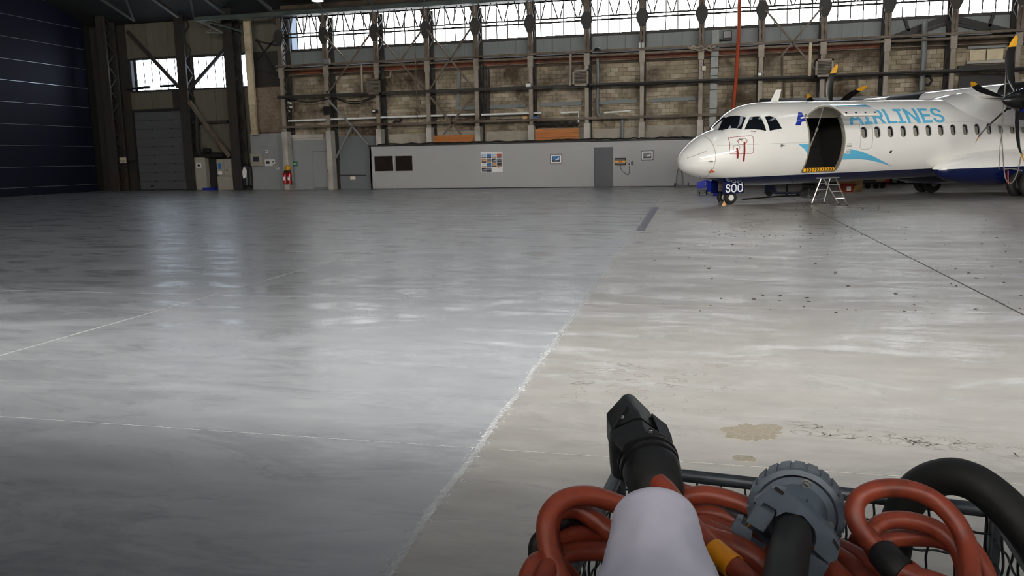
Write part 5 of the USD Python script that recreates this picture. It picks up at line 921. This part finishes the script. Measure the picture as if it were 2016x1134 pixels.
# ================================================================ CABLE CAGE IN THE FOREGROUND
RZ, BZ_ = .92, .28
LBk, RBk = FL(1221, 922, RZ), FL(1958, 1006, RZ); dl = FL(1138, 1095, RZ) - LBk; dl /= np.linalg.norm(dl); dr2 = FL(2012, 1088, RZ) - RBk; dr2 /= np.linalg.norm(dr2); dm = dl + dr2; dm /= np.linalg.norm(dm)
LFr, RFr = LBk + dl * .95, RBk + dm * .95
cage = thing('wire_cage', 'galvanised wire-mesh cage trolley full of cables in the foreground', 'cage trolley', ((LBk + RFr)[0] / 2, (LBk + RFr)[1] / 2, 0))
dn = lambda p, z: A([p[0], p[1], z])
for nm, a, b in (('rim_tube', LBk, RBk), ('rim_tube', LBk, LFr), ('rim_tube', RBk, RFr), ('rim_tube', LFr, RFr)): obj(nm, MB().tube([a, b], .0135, 16), 'cage_steel', cage, smooth=40)
for a, b in ((LBk, RBk), (LBk, LFr), (RBk, RFr), (LFr, RFr)): obj('base_tube', MB().tube([dn(a, BZ_), dn(b, BZ_)], .0135, 10), 'cage_steel', cage, smooth=40)
for p, nm in ((LBk, 0), (RBk, 1), (LFr, 0), (RFr, 0)):
    obj('corner_post', MB().tube([dn(p, RZ), dn(p, BZ_ - .04)], .0135, 10) if not nm else MB().bar(dn(p, RZ), dn(p, BZ_ - .04), .05, .014, (1, 0, 0)), 'cage_steel', cage, smooth=False)
    fk = obj('castor', MB().lathe([(.02, -.015), (.075, -.018), (.08, 0), (.075, .018), (.02, .015)], (p[0], p[1], .08), (1, 0, 0), 20), 'tyre', cage, smooth=40); obj('castor_fork', MB().bar((p[0] - .03, p[1], .08), (p[0] - .02, p[1], BZ_ - .03), .012, .05, (0, 1, 0)).bar((p[0] + .03, p[1], .08), (p[0] + .02, p[1], BZ_ - .03), .012, .05, (0, 1, 0)).box(p[0] - .04, p[0] + .04, p[1] - .04, p[1] + .04, BZ_ - .05, BZ_ - .03), 'cage_steel', fk)
obj('floor_tray', MB().add([dn(LBk, BZ_ - .01), dn(RBk, BZ_ - .01), dn(RFr, BZ_ - .01), dn(LFr, BZ_ - .01), dn(LBk, BZ_ + .005), dn(RBk, BZ_ + .005), dn(RFr, BZ_ + .005), dn(LFr, BZ_ + .005)], MB.BF), 'cage_steel', cage)
def mesh_side(a, b, tilt=0):
    L = np.linalg.norm(b - a); e = (b - a) / L; nn = np.cross(e, (0, 0, 1)); n_v = int(L / .0495); ph = .02
    for k in range(n_v + 1):
        x = ph + k * .0495
        if x > L - .01: break
        Z = np.linspace(RZ - .008, BZ_, 64); P_ = [dn(a + e * x, z) + nn * .0028 * math.sin((z - RZ) / .0495 * math.pi + k * math.pi) + e * .0012 * math.sin((z - RZ) / .0495 * 2 * math.pi) for z in Z]
        obj('mesh_wire', MB().tube(P_, .0024, 6), 'mesh_wire', cage, smooth=60)
    for k in range(1, 13):
        z = RZ - .012 - k * .0495 + .014
        P_ = [dn(a + e * x, z) - nn * .0028 * math.sin((x - ph) / .0495 * math.pi + k * math.pi) + A([0, 0, .0014]) * math.sin((x - ph) / .0495 * 2 * math.pi) for x in np.linspace(0, L, int(L / .009))]
        obj('mesh_wire', MB().tube(P_, .0024, 6), 'mesh_wire', cage, smooth=60)
mesh_side(LBk, RBk); mesh_side(LBk, LFr); mesh_side(RBk, RFr)
# cables: paths surveyed as (x, y, depth)
def cable(name, label, cat, pts, r, m='cable_orange', group=None, extra=None):
    P_ = spl([NP(*p) for p in pts], 10); return single(name, MB().tube(P_, r, 14), m, label, cat, group, smooth=True)
R1 = .0152
cable('orange_cable', 'top orange cable loop bulging out over the left rim of the cage', 'cable', [(1330, 1075, 1.3), (1262, 1012, 1.26), (1215, 992, 1.24), (1160, 976, 1.22), (1110, 984, 1.2), (1079, 1018, 1.18), (1078, 1070, 1.16), (1096, 1120, 1.14), (1125, 1175, 1.12), (1200, 1240, 1.1)], R1)
cable('orange_cable', 'orange cable slanting down right inside the left loop', 'cable', [(1094, 1100, 1.23), (1082, 1050, 1.24), (1096, 1008, 1.25), (1135, 1003, 1.26), (1180, 1030, 1.25), (1232, 1072, 1.23), (1300, 1140, 1.2)], R1 * .98)
cable('orange_cable', 'upper of the two flat orange strands crossing the left loop', 'cable', [(1085, 1110, 1.25), (1092, 1068, 1.27), (1130, 1052, 1.29), (1180, 1048, 1.3), (1235, 1062, 1.29), (1330, 1095, 1.27)], R1 * 1.0)
cable('orange_cable', 'lower of the two flat orange strands crossing the left loop', 'cable', [(1088, 1150, 1.22), (1096, 1104, 1.24), (1130, 1087, 1.26), (1180, 1085, 1.27), (1235, 1093, 1.26), (1330, 1120, 1.25)], R1 * 1.0)
cable('orange_cable', 'orange cable at the lowest left corner of the bundle', 'cable', [(1028, 1200, 1.12), (1042, 1135, 1.13), (1066, 1105, 1.16), (1110, 1125, 1.2), (1150, 1180, 1.2)], R1)
cable('orange_cable', 'second orange strand at the lowest left, just inside the corner one', 'cable', [(1052, 1210, 1.1), (1066, 1150, 1.11), (1088, 1112, 1.15), (1120, 1140, 1.18)], R1)
cable('black_cable', 'thin black cable arching inside the left orange loop', 'cable', [(1085, 1045, 1.27), (1110, 1028, 1.28), (1150, 1021, 1.29), (1200, 1035, 1.29), (1245, 1062, 1.28), (1320, 1100, 1.26)], .0095, 'cable_black')
cable('black_cable', 'black cable sleeve hugging the outside of the left orange loop', 'cable', [(1078, 1050, 1.21), (1060, 1066, 1.21), (1056, 1090, 1.2), (1072, 1120, 1.18), (1100, 1170, 1.15)], .0125, 'cable_black')
S = 'orange strand of the middle coil, '
for k, (lab, pts, r, m_) in enumerate((('topmost, just below the rim', [(1290, 1010, 1.45), (1335, 985, 1.45), (1385, 974, 1.44), (1440, 985, 1.42), (1500, 1012, 1.4), (1580, 1060, 1.38)], R1 * 1.1, 0), ('black one second from the top', [(1300, 1020, 1.46), (1350, 1000, 1.45), (1410, 1000, 1.43), (1470, 1025, 1.4), (1560, 1080, 1.38)], R1 * .8, 1),
    ('second from the top', [(1300, 1030, 1.45), (1355, 1011, 1.44), (1415, 1013, 1.42), (1480, 1044, 1.4), (1560, 1100, 1.38)], R1 * .95, 0), ('third from the top', [(1310, 1045, 1.43), (1360, 1028, 1.42), (1420, 1035, 1.41), (1490, 1072, 1.38), (1570, 1130, 1.36)], R1 * .95, 0),
    ('fourth from the top', [(1330, 1050, 1.36), (1385, 1043, 1.35), (1430, 1062, 1.33), (1490, 1085, 1.32), (1580, 1130, 1.3)], R1 * 1.1, 0), ('thick one crossing to the grey plug', [(1350, 1040, 1.32), (1400, 1062, 1.3), (1450, 1078, 1.28), (1500, 1110, 1.26), (1560, 1170, 1.24)], R1 * 1.3, 0),
    ('lowest left, beside the white sleeve', [(1360, 1075, 1.26), (1400, 1105, 1.24), (1450, 1150, 1.22), (1500, 1210, 1.2)], R1 * 1.1, 0), ('lowest middle', [(1400, 1090, 1.36), (1460, 1120, 1.34), (1540, 1180, 1.32)], R1 * 1.2, 0), ('back row behind the plug', [(1330, 962, 1.58), (1360, 972, 1.57), (1410, 990, 1.55), (1480, 1020, 1.52), (1600, 1080, 1.48)], R1, 0))):
    cable('black_cable' if m_ else 'orange_cable', ('black strand of the middle coil, ' if m_ else S) + lab.replace('black one ', ''), 'cable', pts, r, 'cable_black' if m_ else 'cable_orange')
t = thing('taped_cable', 'orange cable from the black plug with a yellow tape wrap', 'cable', NP(1400, 1075, 1.2)); P_ = spl([NP(1296, 950, 1.36), NP(1318, 972, 1.33), NP(1352, 1022, 1.28), NP(1400, 1078, 1.22), NP(1455, 1125, 1.17), NP(1520, 1190, 1.12)], 12)
obj('cable', MB().tube(P_, R1 * 1.08, 14), 'cable_orange', t, smooth=True); obj('tape_wrap', MB().tube(P_[37:47], R1 * 1.14 + .0012, 16), 'tape_yellow', t, smooth=40)
for k, (lab, pts, r) in enumerate((('first', [(1640, 1072, 1.42), (1690, 1098, 1.38), (1740, 1135, 1.34), (1790, 1190, 1.3)], R1 * 1.1), ('second', [(1620, 1080, 1.38), (1670, 1112, 1.34), (1720, 1160, 1.3)], R1 * 1.2), ('third', [(1600, 1095, 1.34), (1640, 1125, 1.3), (1690, 1180, 1.26)], R1 * 1.2), ('fourth', [(1560, 1100, 1.34), (1610, 1150, 1.3), (1650, 1200, 1.26)], R1 * 1.2), ('fifth', [(1680, 1060, 1.46), (1730, 1085, 1.42), (1800, 1130, 1.38)], R1))): cable('orange_cable', f'orange strand falling right below the grey plug, {lab} from the rim side' if k < 4 else 'orange strand tucked behind the right loops', 'cable', pts, r)
cable('orange_cable', 'large orange loop standing up at the right of the cage', 'cable', [(1800, 1130, 1.24), (1750, 1092, 1.25), (1706, 1058, 1.26), (1684, 1020, 1.27), (1688, 985, 1.28), (1724, 964, 1.28), (1780, 962, 1.28), (1835, 982, 1.27), (1878, 1022, 1.25), (1903, 1072, 1.23), (1910, 1130, 1.2), (1905, 1220, 1.16)], R1 * .98)
cable('orange_cable', 'smaller orange loop inside the large right one', 'cable', [(1716, 1080, 1.29), (1716, 1046, 1.3), (1745, 1026, 1.31), (1790, 1025, 1.31), (1840, 1040, 1.3), (1880, 1072, 1.28), (1900, 1120, 1.26), (1905, 1190, 1.24)], R1 * .95)
cable('orange_cable', 'flat orange strand under the smaller right loop', 'cable', [(1712, 1088, 1.33), (1745, 1064, 1.34), (1800, 1058, 1.34), (1860, 1066, 1.33), (1905, 1100, 1.31), (1935, 1160, 1.28)], R1 * .95)
cable('orange_cable', 'outermost orange strand of the right loops', 'cable', [(1895, 1060, 1.32), (1925, 1095, 1.3), (1945, 1140, 1.28), (1950, 1200, 1.26)], R1 * .9)
cable('black_cable', 'black cable between the two right orange loops', 'cable', [(1700, 1066, 1.36), (1760, 1042, 1.37), (1830, 1036, 1.36), (1880, 1052, 1.34), (1912, 1090, 1.32), (1918, 1150, 1.3)], .0085, 'cable_black')
t = thing('wrapped_cable', 'orange cable with a black rubber joint low at the right of the cage', 'cable', NP(1760, 1110, 1.22)); P_ = spl([NP(1700, 1045, 1.3), NP(1735, 1085, 1.25), NP(1762, 1118, 1.215), NP(1800, 1134, 1.2), NP(1870, 1160, 1.17), NP(1930, 1220, 1.14)], 10)
obj('cable', MB().tube(P_, R1, 14), 'cable_orange', t, smooth=True); obj('rubber_joint', MB().tube(spl([NP(1738, 1090, 1.246), NP(1757, 1112, 1.22), NP(1776, 1128, 1.208)], 6), .024, 14), 'black_rubber', t, smooth=40)
cable('black_hose', 'fat black hose arching over the right rear corner of the cage', 'hose', [(1745, 1180, 1.62), (1757, 1090, 1.6), (1772, 1020, 1.57), (1806, 963, 1.53), (1862, 938, 1.48), (1922, 952, 1.43), (1985, 1003, 1.38), (2045, 1075, 1.33), (2090, 1160, 1.28)], .0335, 'black_rubber')
# cloth sleeve
t = thing('cloth_sleeve', 'pale lavender cloth sleeve pulled over an upright cable end', 'sleeve', NP(1295, 1080, 1.08)); p0, p1 = NP(1300, 1240, .98), NP(1288, 986, 1.13); ax = p1 - p0; L = np.linalg.norm(ax)
ax /= L; prof = [(.088, 0), (.076, L * .3), (.0655, L * .55), (.0595, L * .75), (.055, L * .87), (.045, L * .94), (.030, L * .98), (.014, L * .996), (.0005, L)]; pr_ = spl([(a, b, 0) for a, b in prof], 6)[:, :2]
m = MB().lathe([tuple(x) for x in pr_], p0, ax, 64); v, f = m.mesh(); h_ = (v - p0) @ ax; rad = v - p0 - np.outer(h_, ax); g = meshkit.fbm(v * 16 + 3, 4, 5) - .5; v = v + rad * (g * .42)[:, None] * np.clip(1.05 - h_ / L, 0.12, 1)[:, None]
obj('cloth', (v, f), 'sleeve', t, smooth=True); obj('cable_stub', MB().tube([p0 - ax * .1, p0 + ax * .05], .02, 12), 'cable_black', t, smooth=40)
# grey industrial plug
P0, P1 = NP(1567, 1003, 1.36), NP(1548, 1140, 1.09); ax = P0 - P1; ax /= np.linalg.norm(ax); right = NP(1645, 1045, 1.3) - NP(1500, 975, 1.3); e1 = right - ax * (right @ ax); e1 /= np.linalg.norm(e1); e2 = np.cross(ax, e1)
if e2[2] < 0: e2 = -e2
plug = thing('grey_plug', 'large grey industrial plug with a round collar, clamped to a black hose', 'plug', P0)
obj('collar', MB().lathe([(.001, .03), (.06, .03), (.074, .025), (.076, .0), (.074, -.022), (.066, -.026), (.064, -.012), (.0635, -.012), (.001, -.012)], P0, ax, 64), 'plug_grey', plug, smooth=35)
m = MB()
for k in range(22): a = k * 2 * math.pi / 22; d = e1 * math.cos(a) + e2 * math.sin(a); m.ob(P0 + d * .0755, d, np.cross(ax, d), ax, .0018, .008, .021)
obj('grip_rib', m, 'plug_grey', plug)
obj('rear_face', MB().lathe([(.061, -.016), (.061, -.02), (.05, -.022), (.047, -.03), (.045, -.045), (.0445, -.047), (.045, -.049), (.0435, -.055), (.043, -.057), (.0435, -.059), (.041, -.068), (.001, -.068)], P0, ax, 56), 'plug_grey', plug, smooth=25)
for a in (1.75, .2, 3.6): d = e1 * math.cos(a) + e2 * math.sin(a); s_ = obj('screw', MB().lathe([(.001, -.026), (.006, -.026), (.0065, -.022), (.009, -.021), (.009, -.015)], P0 + d * .053, ax, 16), 'steel_grey', plug, smooth=30); obj('screw_slot', MB().ob(P0 + d * .053 - ax * .0265, e1, e2, ax, .004, .001, .0006), 'steel_black', s_)
m = MB()
for a in np.linspace(.3, 2.85, 5): d = e1 * math.cos(a) + e2 * math.sin(a); m.ob(P0 + d * .034 - ax * .075, d, np.cross(ax, d), ax, .012, .0015, .012)
obj('gland_rib', m, 'plug_grey', plug)
Pc = P0 - ax * .092
obj('clamp_bar', MB().prism([(-.073, .012), (-.06, .044), (-.04, .053), (.0, .047), (.045, .036), (.066, .022), (.073, .0), (.066, -.012), (.038, -.006), (.033, .012), (.024, .023), (0, .032), (-.024, .023), (-.033, .008), (-.036, .018), (-.058, .018), (-.06, .008)], Pc, e1, e2, -ax, .02), 'plug_grey', plug)
obj('clamp_block', MB().bbox(0, 1, 0, 1, 0, 1).add(Manifold.hull_points(A([Pc + e1 * x + e2 * y - ax * z for x in (-.066, -.036) for y in (-.022, .014) for z in (-.004, .03)]))) if False else MB().add(Manifold.hull_points(A([Pc + e1 * x + e2 * y - ax * z for x in (-.066, -.036) for y in (-.024, .01) for z in (-.002, .022)]))), 'plug_grey', plug)
obj('clamp_block', MB().add(Manifold.hull_points(A([Pc + e1 * x + e2 * y - ax * z for x in (.038, .068) for y in (-.052, -.014) for z in (-.002, .022)]))), 'plug_grey', plug)
obj('clamp_foot', MB().prism([(-.08, -.03), (-.08, -.05), (-.05, -.068), (-.02, -.07), (-.02, -.05), (-.045, -.05), (-.05, -.035), (-.07, -.035), (-.072, -.026)], Pc + ax * .006, e1, e2, -ax, .018).prism([(.03, -.07), (.03, -.09), (.06, -.1), (.062, -.075)], Pc, e1, e2, -ax, .02), 'plug_grey', plug)
obj('clamp_screw', MB().cyl(Pc - e1 * .062 - e2 * .045 - ax * .008, Pc - e1 * .055 - e2 * .02 - ax * .008, .003, 8), 'brass', plug)
obj('slot', MB().ob(Pc - e1 * .048 + e2 * .047 - ax * .0201, e1 * .97 + e2 * -.1, e2, ax, .008, .003, .0006).ob(Pc + e1 * .06 + e2 * .02 - ax * .0201, e1 * .85 - e2 * .5, e2, ax, .008, .003, .0006), 'steel_black', plug)
single('plug_hose', MB().tube(spl([P0 - ax * .06, P0 - ax * .15, NP(1548, 1120, 1.12), NP(1540, 1200, 1.02), NP(1530, 1300, .92)], 8), .0292, 24), 'black_rubber', 'thick black hose leaving the grey plug towards the viewer', 'hose', smooth=40)
# black ground-power plug
Q0, Q1 = NP(1297, 968, 1.4), NP(1243, 818, 1.62); ax = Q1 - Q0; L = np.linalg.norm(ax); ax /= L; rt = CR - ax * (CR @ ax); rt /= np.linalg.norm(rt); e1 = rt; e2 = np.cross(ax, e1); e2 = -e2 if e2 @ CF > 0 else e2      # e2 towards the viewer
bp_ = thing('power_plug', 'black moulded ground-power plug leaning over the rear rim of the cage', 'plug', Q0)
hp = lambda pts: MB().add(Manifold.hull_points(A([Q0 + e1 * x + e2 * y + ax * z * L for x, y, z in pts])))
dia = lambda k, z, dx=0.: [(x * k + dx, y * k, z) for x, y in ((-.056, .02), (-.052, .028), (-.012, .047), (.0, .047), (.04, .014), (.043, .006), (.032, -.04), (-.05, -.04))]
obj('nose_block', hp(dia(1, .66) + dia(.97, .8) + [(-.055, .022, .9), (-.05, .0, .925), (-.052, -.03, .9), (-.014, .036, 1.08), (-.002, .034, 1.115), (.008, .03, 1.11), (-.002, -.03, 1.11), (.033, .012, 1.0), (.036, .004, .99), (.03, -.03, .99)]), 'black_plastic', bp_, smooth=30)
obj('body', hp(dia(1.08, .42, -.003) + dia(1.12, .5, -.004) + dia(1.1, .6, -.003) + dia(.95, .35)), 'black_plastic', bp_, smooth=30)
obj('side_lug', hp([(.03, y, z) for y in (-.03, .03) for z in (.38, .84)] + [(.054, y, z) for y in (-.022, .02) for z in (.56, .72)] + [(.05, y, .44) for y in (-.022, .02)]), 'black_plastic', bp_, smooth=30)
obj('collar', MB().lathe([(.03, L * .12), (.049, L * .14), (.052, L * .2), (.052, L * .25), (.048, L * .255), (.048, L * .28), (.054, L * .285), (.054, L * .33), (.05, L * .335), (.05, L * .35), (.056, L * .355), (.056, L * .38), (.03, L * .42)], Q0, ax, 40), 'black_plastic', bp_, smooth=35)
obj('cable_boot', MB().lathe([(.001, -.045), (.02, -.045), (.024, -.025), (.038, -.012), (.045, .0), (.047, L * .1), (.05, L * .16), (.03, L * .17)], Q0, ax, 36), 'black_rubber', bp_, smooth=40)
vw = -(Q0 + Q1) / 2 + A([0, 0, HC]); vw /= np.linalg.norm(vw)
obj('screw', MB().lathe([(.001, .004), (.006, .003), (.006, -.004)], Q0 + ax * L * .42 + e2 * .052 + e1 * .004, e2, 14), 'chrome', bp_, smooth=30); obj('screw', MB().lathe([(.001, .003), (.004, .002), (.004, -.004)], Q0 + ax * L * .74 + e2 * .037 - e1 * .032, e2 - e1 * .5, 14), 'steel_grey', bp_, smooth=30)
obj('parting_line', MB().bar(Q0 + ax * L * .62 + e2 * .031 - e1 * .0555, Q0 + ax * L * .86 + e2 * .044 - e1 * .018, .003, .004), 'steel_black', bp_); obj('grip_slot', MB().bar(Q0 + ax * L * .5 + e2 * .046 + e1 * .006, Q0 + ax * L * .47 + e2 * .02 + e1 * .046, .006, .012), 'steel_black', bp_)
